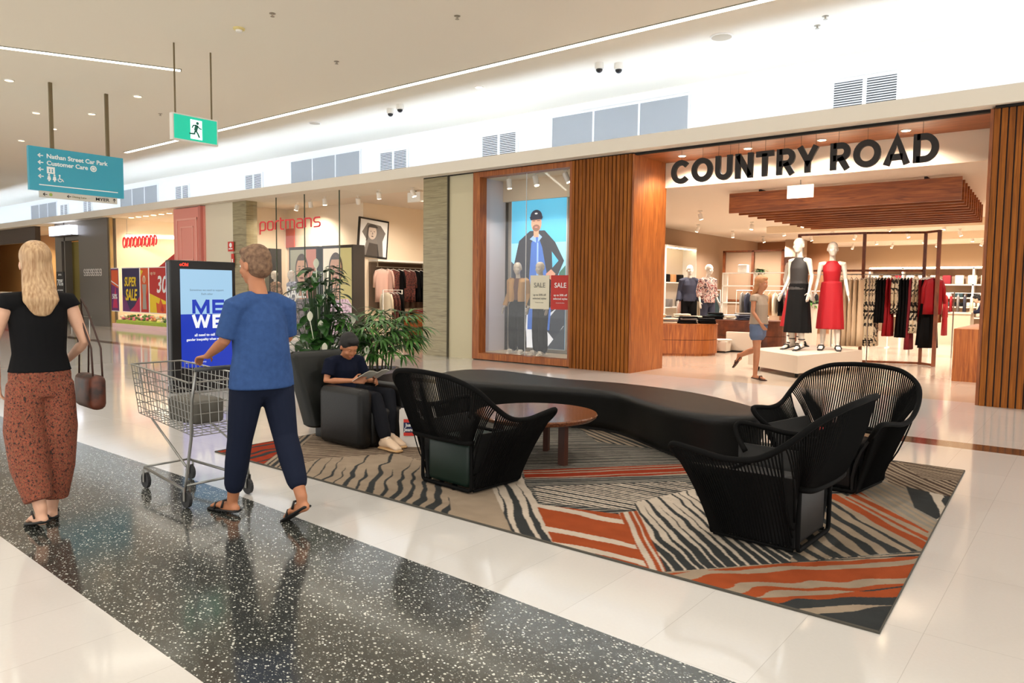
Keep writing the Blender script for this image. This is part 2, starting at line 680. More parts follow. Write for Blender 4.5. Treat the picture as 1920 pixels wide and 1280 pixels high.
# bulkhead in front of the shops with the cove ledge behind its lip
fas = MB()
fas.box(-48, 9, 11.36, 11.44, 3.92, 4.15)
fas.box(-48, 9, 11.44, 13.0, 3.94, 4.0)
struct('trim_1', fas, fascia_paint)
struct('shadow_strip', MB().box(-6.62, -1.22, 11.72, 11.80, 3.9, 3.94).box(-11.9, -6.62, 11.7, 11.78, 3.925, 3.94).box(-1.2, 9, 11.5, 11.62, 3.9, 3.94), matt_black)  # dark strips stand in for the shadow line above the shopfronts
for x in (-11.2, -4.2 - 16, -29, -38):
    pass
led = MB().box(-47, 8, 11.49, 11.53, 4.02, 4.04)
cl = thing('cove_light', 'long cool white strip light hidden on the ledge above the shopfronts', 'light', (-19, 11.51, 4.0))
led.build('light_strip', glow_cool, cl)
MB().box(-47, 8, 11.47, 11.56, 4.0, 4.02).build('mounting_channel', white_paint, cl)

# clerestory panels and vents in the upper wall
def clerestory(n, x0, x1):
    f = MB()
    P = 3
    wd = (x1 - x0) / P
    f.box(x0 - .04, x1 + .04, 12.965, 13, 5.14, 5.18)
    for k in range(P + 1):
        f.box(x0 + k * wd - .02, x0 + k * wd + .02, 12.965, 13, 4.02, 5.14)
    o = struct('window_%d' % n, f, white_paint)
    p = MB()
    for k in range(P):
        p.box(x0 + k * wd + .02, x0 + (k + 1) * wd - .02, 12.98, 13, 4.05, 5.14)
    p.build('pane', mat('frosted_grey_pane', (150, 154, 158), .3), o)
for n, (a, b) in enumerate(((-9.34, -6.19), (-18.7, -15.6), (-29.8, -26.8), (-39, -36), (1.2, 4.2))):
    clerestory(n + 1, a, b)
lou = mat('louvre_shadow', (70, 72, 74), .8)
for i, (a, b, z) in enumerate(((-3.63, -2.67, 4.93), (-11.3, -10.3, 4.97), (-14.8, -13.8, 4.97), (-21.1, -20.2, 4.95), (-25.5, -24.6, 4.95), (-33.2, -32.4, 4.95), (-35.6, -34.8, 4.95))):
    where = ('to the right of the three grey panels, above the hanging letters', 'just left of the large three-pane grey panel', 'between the two nearest clerestory panels, left one',
             'first one left of the second grey panel group', 'small with distance, between second and third grey panels', 'tiny with distance above the grey shopfront', 'tiny with distance, leftmost of the visible vents')[i]
    t = thing('air_vent', 'white louvred wall vent %s' % where, 'vent', ((a + b) / 2, 12.98, 4.5), group='louvred vents above the bulkhead')
    f = MB()
    f.box(a - .05, b + .05, 12.96, 13, z, z + .05).box(a - .05, b + .05, 12.96, 13, z - .62, z - .57)
    for x in (a - .05, (a + b) / 2 - .03, b - .01):
        f.box(x, x + .06, 12.96, 13, z - .6, z)
    f.build('frame', white_paint, t)
    MB().box(a, b, 12.985, 12.998, z - .6, z).build('backing', lou, t)
    s = MB()
    for k in range(15):
        s.box(a, b, 12.965, 12.985, z - .58 + k * .039, z - .565 + k * .039)
    s.build('louvre', white_paint, t)

# ---------------------------------------------------------------- ceiling line lights
def line_light(a, b, label):
    a, b = Vector(a), Vector(b)
    d = (b - a).normalized()
    n = Vector((-d.y, d.x, 0))
    t = thing('line_light', label, 'light', tuple(a), group='recessed line lights')
    def strip(w, z0, z1, name, mt, e=0):
        q = [a - d * e + n * w, b + d * e + n * w, b + d * e - n * w, a - d * e - n * w]
        MB().rings([[Vector((p.x, p.y, z)) for p in q] for z in (z0, z1)]).build(name, mt, t)
    strip(.065, 5.338, 5.35, 'frame', mat('light_channel', (120, 116, 100), .6), .02)
    strip(.045, 5.33, 5.338, 'diffuser', glow_white)
line_light((-22.3, 9.9, 5.35), (8, 9.9, 5.35), 'long white line light running along the ceiling above the seating')
line_light((-16.6, -.6, 5.35), (-13.1, 6.8, 5.35), 'shorter slanting line light at upper left of the ceiling')
for y in (3.2,):
    line_light((-12, y - 3.4, 5.35), (8, y - 3.4, 5.35), 'added white line light on the ceiling above the viewpoint, out of view')  # unseen strip added overhead for more light in the mall

# small ceiling fittings
def downlight(x, y, label, r=.09, lit=True):
    t = thing('downlight', label, 'light', (x, y, 5.35), group='small round ceiling downlights')
    MB().lathe([(r, 0), (r, -.012), (r * .8, -.018), (r * .78, 0)], (x, y, 5.35), 20).build('trim_ring', whitep, t)
    MB().lathe([(r * .76, 0), (r * .76, -.006)], (x, y, 5.35), 20).build('lens', glow_warm if lit else mat('lens_grey', (170, 165, 150), .4), t)
for x, y, l in ((-16.39, 5.16, 'lit downlight at the left edge below the slanting line light'), (-15.58, 7.18, 'lit downlight left of the exit sign'),
                (-18.01, 7.27, 'lit downlight between the rods of the teal sign'), (-18.94, 6.47, 'lit downlight left of the first rod of the teal sign'),
                (-20.49, 7.37, 'lit downlight low behind the left rod of the teal sign'), (-22.85, 7.43, 'farthest lit downlight above the left end of the teal sign'),
                (-9.51, 10.82, 'tiny lit downlight between the line light and the cove')):
    downlight(x, y, l)
for x, y, r, l in ((-4.7, 10.9, .17, 'large flat round speaker at upper right of the ceiling'), (-14.63, 10.82, .14, 'round speaker grille beyond the exit sign'), (-9.6, -1.5, .12, 'round speaker on ceiling overhead')):
    t = thing('ceiling_speaker', l, 'speaker', (x, y, 5.35))
    MB().lathe([(r, 0), (r, -.015), (r * .9, -.02)], (x, y, 5.35), 24).build('trim_ring', whitep, t)
    MB().lathe([(r * .88, -.016), (r * .88, -.022)], (x, y, 5.35), 24).build('grille', mat('grille_beige', (190, 178, 156), .7), t)
t = thing('smoke_detector', 'round cream smoke detector near the top of the ceiling', 'smoke detector', (-10.31, 6.27, 5.35))
MB().lathe([(.085, 0), (.085, -.02), (.055, -.03)], (-10.31, 6.27, 5.35), 20).build('base', mat('detector_cream', (222, 206, 140), .5), t)
MB().lathe([(.05, -.03), (.045, -.055), (.02, -.06)], (-10.31, 6.27, 5.35), 20).build('sensor_head', whitep, t)
for x, y, l in ((-9.38, 6.23, 'top centre-left, beside the cream smoke detector'), (-10.43, 8.17, 'between the smoke detector and the line light'), (-3.22, 10.99, 'upper right near the round speaker'), (-3.42, 11.3, 'upper right just below its neighbour'), (-7.35, 7.88, 'above the line light at top centre'), (-16.73, 8.2, 'behind the exit sign')):
    t = thing('sprinkler', 'small metal sprinkler head on the ceiling, ' + l, 'sprinkler', (x, y, 5.35), group='sprinkler heads')
    MB().lathe([(.045, 0), (.045, -.006), (.012, -.01), (.012, -.04), (.03, -.042), (.03, -.046)], (x, y, 5.35), 14).build('rose', mat('sprinkler_metal', (180, 172, 158), .35, 1), t)
for x, y, l in ((-6.88, 10.92, 'left one of the pair above the long bulkhead'), (-6.85 + .22, 11.14, 'right one of the pair above the long bulkhead'), (-12.18, 10.97, 'single one beyond the line light'), (-11.74, 10.84, 'mounted right beside the single camera')):
    t = thing('security_camera', 'white dome security camera with dark lens, ' + l, 'camera', (x, y, 5.35), group='dome cameras on the ceiling')
    MB().lathe([(.075, 0), (.08, -.05), (.075, -.1), (.06, -.105)], (x, y, 5.35), 20).build('housing', whitep, t, smooth='auto')
    MB().lathe([(.058, -.10), (.055, -.13), (.035, -.155), (.01, -.165)], (x, y, 5.35), 20).build('dome', black, t, smooth=True)

# ---------------------------------------------------------------- party walls, columns
def wall(name, x0, x1, y0, y1, z0, z1, mt): return struct(name, MB().box(x0, x1, y0, y1, z0, z1), mt)
wall('wall_front', -21.3, -19.79, 11.75, 12.1, 0, 3.94, mat('cream_column', (226, 216, 194), .6))
wall('wall_front', -19.79, -19.09, 11.75, 12.1, 0, 3.94, stripe_stone)
wall('wall_front', -11.93, -11.17, 11.72, 12.1, 0, 3.94, stripe_stone)
wall('wall_front', -11.165, -10.44, 11.75, 12.1, 0, 3.94, mat('limestone', (204, 194, 162), .45, bump=(14, .1)))
wall('trim_3', -11.18, -11.155, 11.70, 11.75, 0, 3.94, mat('dark_joint', (70, 64, 50), .6))
wall('wall_front', -32.0, -31.9, 11.75, 12, 0, 3.94, grey_panel)
wall('wall_divider', -11.9, -11.5, 12.1, 18.4, 0, 3.95, cream_paint)
wall('wall_divider', -20.8, -20.4, 12.1, 18.4, 0, 3.95, cream_paint)
wall('wall_divider', -28.5, -28.2, 12.1, 18.4, 0, 3.95, cream_paint)
# ---- portmans shell
wall('ceiling', -20.4, -11.9, 12.1, 18.4, 3.95, 4.0, shop_ceil)
wall('wall_back', -20.4, -16.7, 14.0, 14.15, 0, 3.95, cream_paint)
wall('wall_side', -16.85, -16.7, 14.15, 18.3, 0, 3.95, cream_paint)
wall('wall_back', -16.85, -11.9, 18.2, 18.4, 0, 3.95, cream_paint)
# ---- pink shop shell
wall('wall_back', -28.2, -20.8, 16, 16.2, 0, 3.95, mat('pale_yellow_paint', (250, 226, 176), .8, spec=.1))
wall('ceiling', -28.2, -20.8, 12.1, 16.1, 3.95, 4.0, shop_ceil)
# ---- grey shop front
g = MB()
g.box(-30.6, -28.09, 11.75, 11.95, 0, 3.94).box(-32.86, -30.6, 11.75, 11.95, 3.22, 3.94).box(-32.86, -32.25, 11.75, 11.95, 0, 3.22)
struct('wall_front', g, grey_panel)
wall('wall_back', -33, -28.5, 14.8, 15, 0, 3.95, mat('olive_dark', (92, 78, 34), .7))
wall('ceiling', -48, -28.5, 11.95, 15, 3.95, 4.0, shop_ceil)
struct('door_1', MB().box(-32.25, -30.6, 12.05, 12.12, 0, 3.2), mat('olive_door', (134, 118, 54), .5))
# ---- far shops
wall('wall_front', -35.6, -34.95, 11.75, 11.95, 0, 3.94, dark_panel)
wall('wall_front', -48, -35.6, 11.75, 11.95, 3.3, 3.94, dark_panel)
wall('wall_front', -48, -43, 11.75, 11.95, 0, 3.3, dark_panel)
wall('wall_back', -35, -33, 13.8, 14, 0, 3.95, mat('warm_back_wall', (232, 196, 140), .8))
wall('wall_back', -48, -35, 14.2, 14.4, 0, 3.95, mat('orange_back_wall', (226, 172, 104), .8))
struct('window_6', MB().box(-34.95, -32.86, 11.85, 11.87, 0, 3.94), glass)
wall('wall_left', -48.2, -48, -9, 15, 0, 5.4, fascia_paint)

# ---- fashion store shell
wall('ceiling', -11.5, 2, 12.95, 33.2, 3.45, 3.55, shop_ceil)
wall('wall_bulkhead', -11.5, 2, 12.9, 12.95, 3.45, 3.94, cream_paint)
struct('trim_4', MB().box(-6.62, -1.22, 11.8, 12.9, 3.915, 3.94), wood_x)
wall('wall_side', -10.8, -10.6, 13, 33, 0, 3.45, tan_paint)
wall('wall_side', 2, 2.2, 11.8, 33, 0, 3.95, tan_paint)
wall('wall_back', -10.6, 2, 33, 33.2, 0, 3.45, tan_paint)
wall('wall_back', -10.6, -7.9, 28.6, 28.9, 0, 3.45, mat('brown_paint', (150, 108, 78), .8, spec=.1))
wall('wall_column', -9.2, -8.6, 27.6, 28.2, 0, 3.45, tan_paint)
wall('wall_column', -10.6, -10.0, 18.6, 19.3, 0, 3.45, tan_paint)
wall('trim_5', -7.9, 2, 22.0, 22.12, 3.25, 3.45, cream_paint)
wall('trim_6', -7.9, 2, 26.5, 26.62, 3.22, 3.45, cream_paint)
# timber entrance columns (slats of the left and right column)
def slat_column(name, x0, x1, yf, yb, skip_left=False):
    o = struct(name, MB().box(x0 + .02, x1 - .02, yf + .03, yb, 0, 3.925), wood_dark)
    s = MB()
    n = round((x1 - x0) / .083)
    p = (x1 - x0) / n
    for k in range(n):
        s.box(x0 + k * p + .009, x0 + (k + 1) * p - .009, yf, yf + .034, 0.0, 3.92)
    s.build('slat', wood_slat, o)
    return o
c1 = slat_column('wall_entrance_left', -7.93, -6.64, 11.68, 12.95)
MB().box(-6.64, -6.6, 11.70, 12.95, 0, 3.915).build('return_panel', wood, c1)
c2 = slat_column('wall_entrance_right', -1.22, 2.0, 11.56, 12.6)
MB().box(-1.26, -1.22, 11.60, 12.6, 0, 3.915).build('return_panel', wood, c2)
# display window
wn = struct('window_7', MB().box(-10.43, -10.24, 11.7, 11.92, .02, 3.93).box(-10.24, -7.93, 11.7, 11.92, .02, .15).box(-10.24, -7.93, 11.7, 11.92, 3.82, 3.93).box(-7.98, -7.93, 11.7, 11.92, .15, 3.82), wood)
MB().box(-10.24, -7.98, 11.86, 11.865, .15, 3.82).build('pane', glass, wn)
MB().box(-9.14, -9.13, 11.855, 11.87, .15, 3.82).build('pane_joint', mat('silicone', (220, 225, 230), .3), wn)
wall('wall_niche', -10.65, -10.6, 11.92, 13.1, 0, 3.93, mat('lilac_white', (226, 220, 228), .8))
wall('wall_niche', -10.6, -7.3, 13.1, 13.15, 0, 3.93, mat('niche_grey', (196, 190, 180), .8))
wall('wall_niche', -7.3, -7.25, 11.92, 13.1, 0, 3.93, mat('niche_grey', (196, 190, 180), .8))
wall('floor_niche', -10.6, -7.3, 11.92, 13.1, 0, .12, cream_paint)
wall('ceiling', -10.6, -7.3, 11.92, 13.1, 3.9, 3.93, cream_paint)

# portmans glass front
g1 = struct('window_8', MB().box(-19.09, -15.07, 11.86, 11.87, 0.02, 3.94), glass)
for x in (-16.52, -17.8): MB().box(x, x + .012, 11.85, 11.88, .02, 3.94).build('joint', mat('glass_edge_green', (70, 84, 68), .3), g1)
MB().box(-19.09, -15.06, 11.85, 11.9, 0, .04).build('sill_channel', steel, g1)
MB().box(-15.075, -15.06, 11.85, 11.88, 0, 3.94).build('corner_edge', mat('glass_edge_green', (70, 84, 68), .3), g1)
g2 = struct('window_9', MB().box(-15.075, -15.065, 11.88, 13.1, 0.02, 3.94), glass)
# pink shop door frame with raised mouldings and window
pink = mat('salmon_pink', (232, 150, 136), .45)
p = struct('door_2', MB().box(-23.15, -21.3, 11.7, 11.95, 0, 3.92), pink)
mo = MB()
for z0, z1 in ((2.05, 3.6), (.3, 1.8)):
    for a, b, c, d in ((-22.95, -22.89, z0, z1), (-21.75, -21.69, z0, z1), (-22.95, -21.69, z0, z0 + .06), (-22.95, -21.69, z1 - .06, z1)):
        mo.box(a, b, 11.67 if d - c > .5 else 11.674, 11.7, c, d)
    for a, b, c, d in ((-22.7, -22.66, z0 + .25, z1 - .25), (-21.98, -21.94, z0 + .25, z1 - .25), (-22.7, -21.94, z0 + .25, z0 + .29), (-22.7, -21.94, z1 - .29, z1 - .25)):
        mo.box(a, b, 11.68 if d - c > .5 else 11.683, 11.7, c, d)
mo.build('moulding', mat('salmon_light', (240, 172, 158), .4), p)
MB().box(-21.5, -21.36, 11.62, 11.7, 0, 3.92).build('door_jamb', mat('salmon_dark', (206, 120, 108), .4), p)
pw = struct('window_10', MB().box(-28.09, -23.15, 11.86, 11.87, .1, 3.94), glass)
MB().box(-28.09, -28.0, 11.8, 11.9, 0, 3.94).build('frame', mat('frame_gold', (170, 140, 90), .4), pw)
MB().box(-28.0, -23.15, 11.8, 11.95, 0, .14).build('plinth', mat('plinth_pink', (244, 206, 206), .5), pw)
for i, x in enumerate(np.linspace(-27.4, -23.5, 8)):
    t = thing('downlight', 'round bright downlight over the pink shop window, %s from its left' % ('first second third fourth fifth sixth seventh eighth'.split()[i]), 'light', (x, 12.3, 3.94), group='row of downlights in the pink shop')
    MB().lathe([(.10, 0), (.10, -.015), (.085, -.015)], (x, 12.3, 3.95), 16).build('trim_ring', whitep, t)
    MB().lathe([(.083, 0), (.083, -.02)], (x, 12.3, 3.95), 16).build('lens', glow_warm, t)
for k, (a, b, l) in enumerate((((-28.1, 12.4, 3.3), (-25.6, 15.7, 3.3), 'left, running into the pink shop'), ((-27.2, 15.8, 3.3), (-21, 15.8, 3.3), 'at the back of the pink shop'))):
    t = thing('line_light', 'bright horizontal strip light ' + l, 'light', a)
    MB().tube([a, b], .05, 6).build('tube', glow_white, t)
    MB().tube([(a[0], a[1], 3.37), (b[0], b[1], 3.37)], .04, 4).build('batten', whitep, t)
    for p in (a, b): MB().tube([(p[0] + (.1 if p is a else -.1), p[1], 3.37), (p[0] + (.1 if p is a else -.1), p[1], 3.95)], .008, 5).build('hanging_wire', steel, t)
# ================================================================ hanging signs
# exit sign
WHT = mat('print_white', (244, 246, 246), .5)
BLK = mat('print_black', (24, 22, 24), .5)
t = thing('exit_sign', 'green running man exit sign hanging on two rods from the ceiling', 'sign', (-11.7, 6.3, 3.8))
X = -11.7
MB().box(X - .1, X, 5.93, 6.70, 3.83, 4.25).build('housing', whitep, t)
gr = mat('exit_green', (20, 170, 140), .4, emit=(10, 190, 155), es=.55)
P = Plane((X, 5.93, 3.83), (0, 1, 0), (0, 0, 1))
MB().flat(P, rect(.02, .02, .75, .40), .004).build('green_panel', gr, t, fix=False)
ew = mat('exit_white', (240, 255, 250), .4, emit=(220, 255, 245), es=.8)
gd = mat('exit_green_dark', (10, 110, 92), .5)
MB().flat(P, rect(.29, .05, .49, .36), .006).build('door_symbol', ew, t, fix=False)
rm = MB()
rm.flat(P, circ(.41, .31, .024), .009)
for path, wd in (([(.40, .28), (.375, .19)], .055), ([(.39, .275), (.34, .27), (.315, .225)], .018), ([(.40, .275), (.44, .235), (.48, .225)], .018), ([(.375, .19), (.41, .15), (.44, .085)], .026), ([(.37, .19), (.355, .135), (.27, .13)], .024)):
    ribbon(rm, P, path, wd, .008, .010)
rm.build('running_figure', gd, t)
for y in (6.0, 6.62):
    MB().tube([(X - .05, y, 4.25), (X - .05, y, 5.35)], .014, 8).build('rod', brass, t)
# wayfinding sign
X = -15.9
t = thing('wayfinding_sign', 'large teal directional sign with white text hanging on two rods', 'sign', (X, 6.2, 3.5))
Y0, Y1, Z0, Z1 = 5.28, 7.0, 3.28, 4.10
tb = MB().box(X - .09, X, Y0, Y1, Z0, Z1)
tb.build('teal_panel', mat('teal_panel', (52, 146, 166), .35, emit=(30, 130, 155), es=.22), t)
for y in (5.7, 6.72):
    MB().box(X - .07, X - .02, y - .03, y + .03, Z1, 5.35).build('rod', brass, t)
P = Plane((X, Y0, Z0), (0, 1, 0), (0, 0, 1))
MB().flat(P, rect(.16, .10, 1.6, .118), .004).build('white_line', WHT, t, fix=False)
for z, s in ((.66, 'Nathan Street Car Park'), (.53, 'Customer Care')):
    text(s, .115, WHT, P, (.30, z), t, off=.003, align='LEFT')
ar = MB()
for z in (.66, .53, .40, .27):
    ar = MB()
    ribbon(ar, P, [(.16, z), (.245, z)], .018, .003, .005)
    ribbon(ar, P, [(.195, z + .035), (.158, z), (.195, z - .035)], .018, .003, .005)
    ar.build('arrow', WHT, t)
ic = MB()
ic.flat(P, circ(1.14, .53, .062), .005).flat(P, rect(.30, .335, .44, .465), .005)
for cx in (.335, .43):
    ic.flat(P, circ(cx, .312, .018), .005).flat(P, [(cx - .035, .22), (cx + .035, .22), (cx + .02, .29), (cx - .02, .29)], .005).flat(P, rect(cx - .015, .19, cx + .015, .22), .005)
ic.flat(P, circ(.52, .318, .017), .005)
ribbon(ic, P, [(.52, .30), (.52, .25), (.56, .25), (.59, .205)], .018, .004, .006)
ribbon(ic, P, circ(.525, .235, .035, n=18, a0=140, a1=400), .012, .004, .006)
ic.build('pictogram', WHT, t)
ic2 = MB()
for k in range(2):
    ic2.flat(P, circ(.345 + .05 * k, .415, .012), .007).flat(P, rect(.335 + .05 * k, .36, .355 + .05 * k, .40), .007)
ribbon(ic2, P, circ(1.14, .53, .035, n=16), .008, .006, .007, closed=True)
ic2.build('pictogram_detail', mat('teal_panel'), t)
lb = MB().box(X - .06, X - .01, Y0 + .17, Y1 - .13, Z0 - .125, Z0)
lb.build('lower_panel', mat('lower_panel_grey', (206, 202, 192), .5), t)
P2 = Plane((X - .01, Y0 + .17, Z0 - .125), (0, 1, 0), (0, 0, 1))
text('Dining Lane', .055, mat('print_olive', (120, 124, 84), .6), P2, (.70, .06), t, d=.003)
text('MYER', .085, BLK, P2, (1.13, .06), t, off=.001, sx=1.25, d=.003)
a2 = MB()
for x in (.06, .48):
    ribbon(a2, P2, [(x, .06), (x + .07, .06)], .012, .002, .004)
    ribbon(a2, P2, [(x + .03, .088), (x, .06), (x + .03, .032)], .012, .002, .004)
ribbon(a2, P2, [(1.36, .03), (1.36, .095)], .012, .002, .004)
ribbon(a2, P2, [(1.335, .07), (1.36, .098), (1.385, .07)], .012, .002, .004)
a2.build('small_arrow', BLK, t)
MB().flat(P2, circ(.19, .062, .03), .003).build('green_mark', mat('leaf_green_mark', (150, 170, 80), .6), t, fix=False)

# ---------------------------------------------------------------- COUNTRY ROAD letters
def arc(cx, cy, rx, ry, a0, a1, n=28):
    return [(cx + rx * math.cos(R(a0 + (a1 - a0) * i / n)), cy + ry * math.sin(R(a0 + (a1 - a0) * i / n))) for i in range(n + 1)]
ST = .088
GL = {  # stroke centre lines in a cell of height 1 (thickness .22), advance width
    'C': ([(arc(.47, .5, .37, .39, 42, 318), 0)], .88),
    'O': ([(arc(.5, .5, .39, .39, 0, 360)[:-1], 1)], 1.0),
    'U': ([([(.13, 1), (.13, .4)] + arc(.40, .38, .27, .27, 180, 360, 14) + [(.67, .4), (.67, 1)], 0)], .80),
    'N': ([([(.12, 0), (.12, 1)], 0), ([(.68, 0), (.68, 1)], 0), ([(.13, .93), (.67, .07)], 0)], .80),
    'T': ([([(0, .89), (.76, .89)], 0), ([(.38, 0), (.38, .9)], 0)], .76),
    'R': ([([(.12, 0), (.12, 1)], 0), ([(.12, .89), (.40, .89)] + arc(.42, .66, .23, .23, 90, -90, 12) + [(.12, .43)], 0), ([(.38, .45), (.66, 0)], 0)], .76),
    'Y': ([([(.40, 0), (.40, .45)], 0), ([(.07, 1), (.40, .42), (.73, 1)], 0)], .80),
    'A': ([([(.08, 0), (.44, .92), (.80, 0)], 0), ([(.22, .27), (.66, .27)], 0)], .88),
    'D': ([([(.12, 0), (.12, 1)], 0), ([(.12, .89), (.36, .89)] + arc(.38, .5, .36, .39, 90, -90, 20) + [(.12, .11)], 0)], .84)}
tot = sum(GL[c][1] if c != ' ' else .36 for c in 'COUNTRY ROAD') + .13 * 10
LX0, LX1, LZ, LH = -5.93, -1.88, 3.335, .40
u = (LX1 - LX0) / tot
x = LX0
idx = ('first letter of the name', 'round second letter, between C and U', 'between O and N', 'between U and T', 'between N and R', 'between T and Y', 'last letter of the first word', 'first letter of the second word', 'round letter between R and A', 'between O and D', 'last letter at the right end')
k = 0
for c in 'COUNTRY ROAD':
    if c == ' ':
        x += .36 * u
        continue
    st, adv = GL[c]
    t = thing('sign_letter', 'large black letter %s hanging on wires, %s' % (c, idx[k]), 'sign letter', (x + adv * u / 2, 11.85, LZ), group='hanging black letters over the entrance')
    P = (Vector((x, 11.85, LZ)), Vector((u, 0, 0)), Vector((0, 0, LH)), Vector((0, -1, 0)))
    b = MB()
    for path, cl in st:
        # ribbon in metric cell so stroke width stays even
        Pm = (Vector((x, 11.85, LZ)), Vector((1, 0, 0)), Vector((0, 0, 1)), Vector((0, -1, 0)))
        ribbon(b, Pm, [(p[0] * u, p[1] * LH) for p in path], ST, 0, .05, closed=bool(cl))
    b.build('letter_body', letter_black, t)
    b2 = MB()
    top = {'C': [.47], 'O': [.5], 'U': [.13, .67], 'N': [.12, .68], 'T': [.38], 'R': [.3], 'Y': [.1, .7], 'A': [.44], 'D': [.3]}[c]
    for q in top:
        b2.tube([(x + q * u, 11.83, LZ + LH * .97), (x + q * u, 11.83, 3.93)], .003, 4)
    b2.build('hanging_wire', mat('wire_grey', (90, 70, 50), .5), t)
    x += (adv + .13) * u
    k += 1

# portmans lettering: thin rounded red strokes fixed to the glass
t = thing('shop_sign', 'thin red lower-case lettering reading portmans on the glass shopfront', 'sign', (-17.2, 11.84, 3.15))
sx, sh = 2.74 / 6.75, .27
def q(p): return [(a * .39, b * .235) for a, b in p]
PG = {'p': ([[(0, -.45), (0, .8), (.15, 1), (.5, 1), (.65, .85), (.65, .15), (.5, 0), (0, 0)]], .92),
      'o': ([[(.0, .15), (.0, .85), (.15, 1), (.5, 1), (.65, .85), (.65, .15), (.5, 0), (.15, 0), (0, .15)]], .92),
      'r': ([[(0, 0), (0, .8), (.15, 1), (.4, 1)]], .58),
      't': ([[(0, 1.35), (0, .15), (.12, 0), (.35, 0)], [(0, 1), (.35, 1)]], .58),
      'm': ([[(0, 0), (0, 1), (.85, 1), (1, .85), (1, 0)], [(.5, 1), (.5, 0)]], 1.26),
      'a': ([[(.05, 1), (.5, 1), (.65, .85), (.65, 0), (.15, 0), (0, .15), (0, .45), (.15, .58), (.65, .58)]], .92),
      'n': ([[(0, 0), (0, 1), (.5, 1), (.65, .85), (.65, 0)]], .92),
      's': ([[(.65, 1), (.15, 1), (0, .85), (0, .65), (.12, .5), (.5, .5), (.65, .38), (.65, .15), (.5, 0), (0, 0)]], .65)}
P = Plane((-18.55, 11.855, 3.07), (1, 0, 0), (0, 0, 1))
red = mat('sign_red', (190, 40, 48), .4, emit=(190, 30, 40), es=.35)
b = MB()
x = 0
for c in 'portmans':
    for pth in PG[c][0]:
        ribbon(b, P, [(x + a, d) for a, d in q(pth)], .034, .0, .02)
    x += PG[c][1] * .39 + .012
b.build('lettering', red, t)
# pink shop red script-like sign
t = thing('shop_sign', 'red cut-out letters of the pink shop hanging inside its window', 'sign', (-25.7, 11.84, 3.0))
P = Plane((-25.75, 11.83, 3.0), (1, 0, 0), (0, 0, 1))
b = MB()
for k in range(9):
    cx = -1.15 + k * .28
    ribbon(b, P, [(cx - .1, -.18), (cx - .02, .16)] if k % 3 else arc(cx, 0, .11, .17, 60, 300, 10), .045, 0, .03)
    ribbon(b, P, arc(cx + .02, .02, .10, .15, -80, 170, 10), .05, 0, .03)
b.build('lettering', mat('sign_red_bright', (226, 60, 64), .4, emit=(226, 40, 50), es=.3), t)
# grey shop signs
t = thing('lightbox_sign', 'white glowing box sign over the grey shop doorway', 'sign', (-31.6, 11.6, 3.5))
MB().box(-32.6, -30.65, 11.45, 11.75, 3.42, 3.78).build('light_box', mat('box_glow', (240, 244, 255), emit=(232, 238, 255), es=2.2), t)
MB().box(-32.64, -30.61, 11.5, 11.75, 3.38, 3.42).build('bracket', dark_panel, t)
t = thing('shop_sign', 'pale lettering on the grey shop panel at eye height', 'sign', (-29.4, 11.74, 1.95))
P = Plane((-29.4, 11.745, 1.98), (1, 0, 0), (0, 0, 1))
b = MB()
for k in range(8):
    cx = -.68 + k * .195
    ribbon(b, P, arc(cx, .05, .07, .07, 20, 250, 8) + arc(cx, -.06, .07, .06, 70, -160, 8), .035, 0, .015)
    if k % 2: ribbon(b, P, [(cx + .09, -.12), (cx + .09, .12)], .03, 0, .015)
b.build('lettering', mat('pale_letter', (214, 206, 200), .5), t)
# freestanding sign
t = thing('freestanding_sign', 'black freestanding sale sign with white text on a thin post by the grey shop', 'sign', (-31.0, 11.2, 0))
MB().box(-31.25, -30.55, 11.18, 11.22, .95, 2.0).build('board', BLK, t)
MB().tube([(-30.9, 11.2, .02), (-30.9, 11.2, .95)], .03, 8).build('post', steel, t)
MB().lathe([(.22, 0), (.22, .02), (.04, .03)], (-30.9, 11.2, 0)).build('base', steel, t)
P = Plane((-30.9, 11.178, 1.5), (1, 0, 0), (0, 0, 1))
text('70%', .34, WHT, P, (0, .08), t, off=.004)
text('UP TO', .1, WHT, P, (0, .38), t)
text('OFF STOREWIDE', .07, WHT, P, (0, -.2), t)
# fire signs on cream column
FR = mat('fire_red', (206, 46, 34), .45)
t = thing('fire_sign', 'small square red fire equipment sign on the cream column', 'sign', (-19.85, 11.7, 2.65))
MB().box(-19.99, -19.69, 11.70, 11.715, 2.52, 2.8).build('plate', FR, t)
P = Plane((-19.84, 11.699, 2.68), (1, 0, 0), (0, 0, 1))
b = MB().flat(P, circ(0, .02, .07), .003).flat(P, rect(-.1, -.1, .1, -.07), .003)
b.build('symbol', WHT, t, fix=False)
t = thing('fire_sign', 'narrow red and white fire sign hanging beneath the square one', 'sign', (-19.75, 11.7, 2.2))
MB().box(-19.82, -19.68, 11.70, 11.715, 2.05, 2.45).build('plate', FR, t)
P = Plane((-19.75, 11.699, 2.2), (1, 0, 0), (0, 0, 1))
MB().flat(P, rect(-.03, -.06, .03, .1), .003).build('symbol', WHT, t, fix=False)

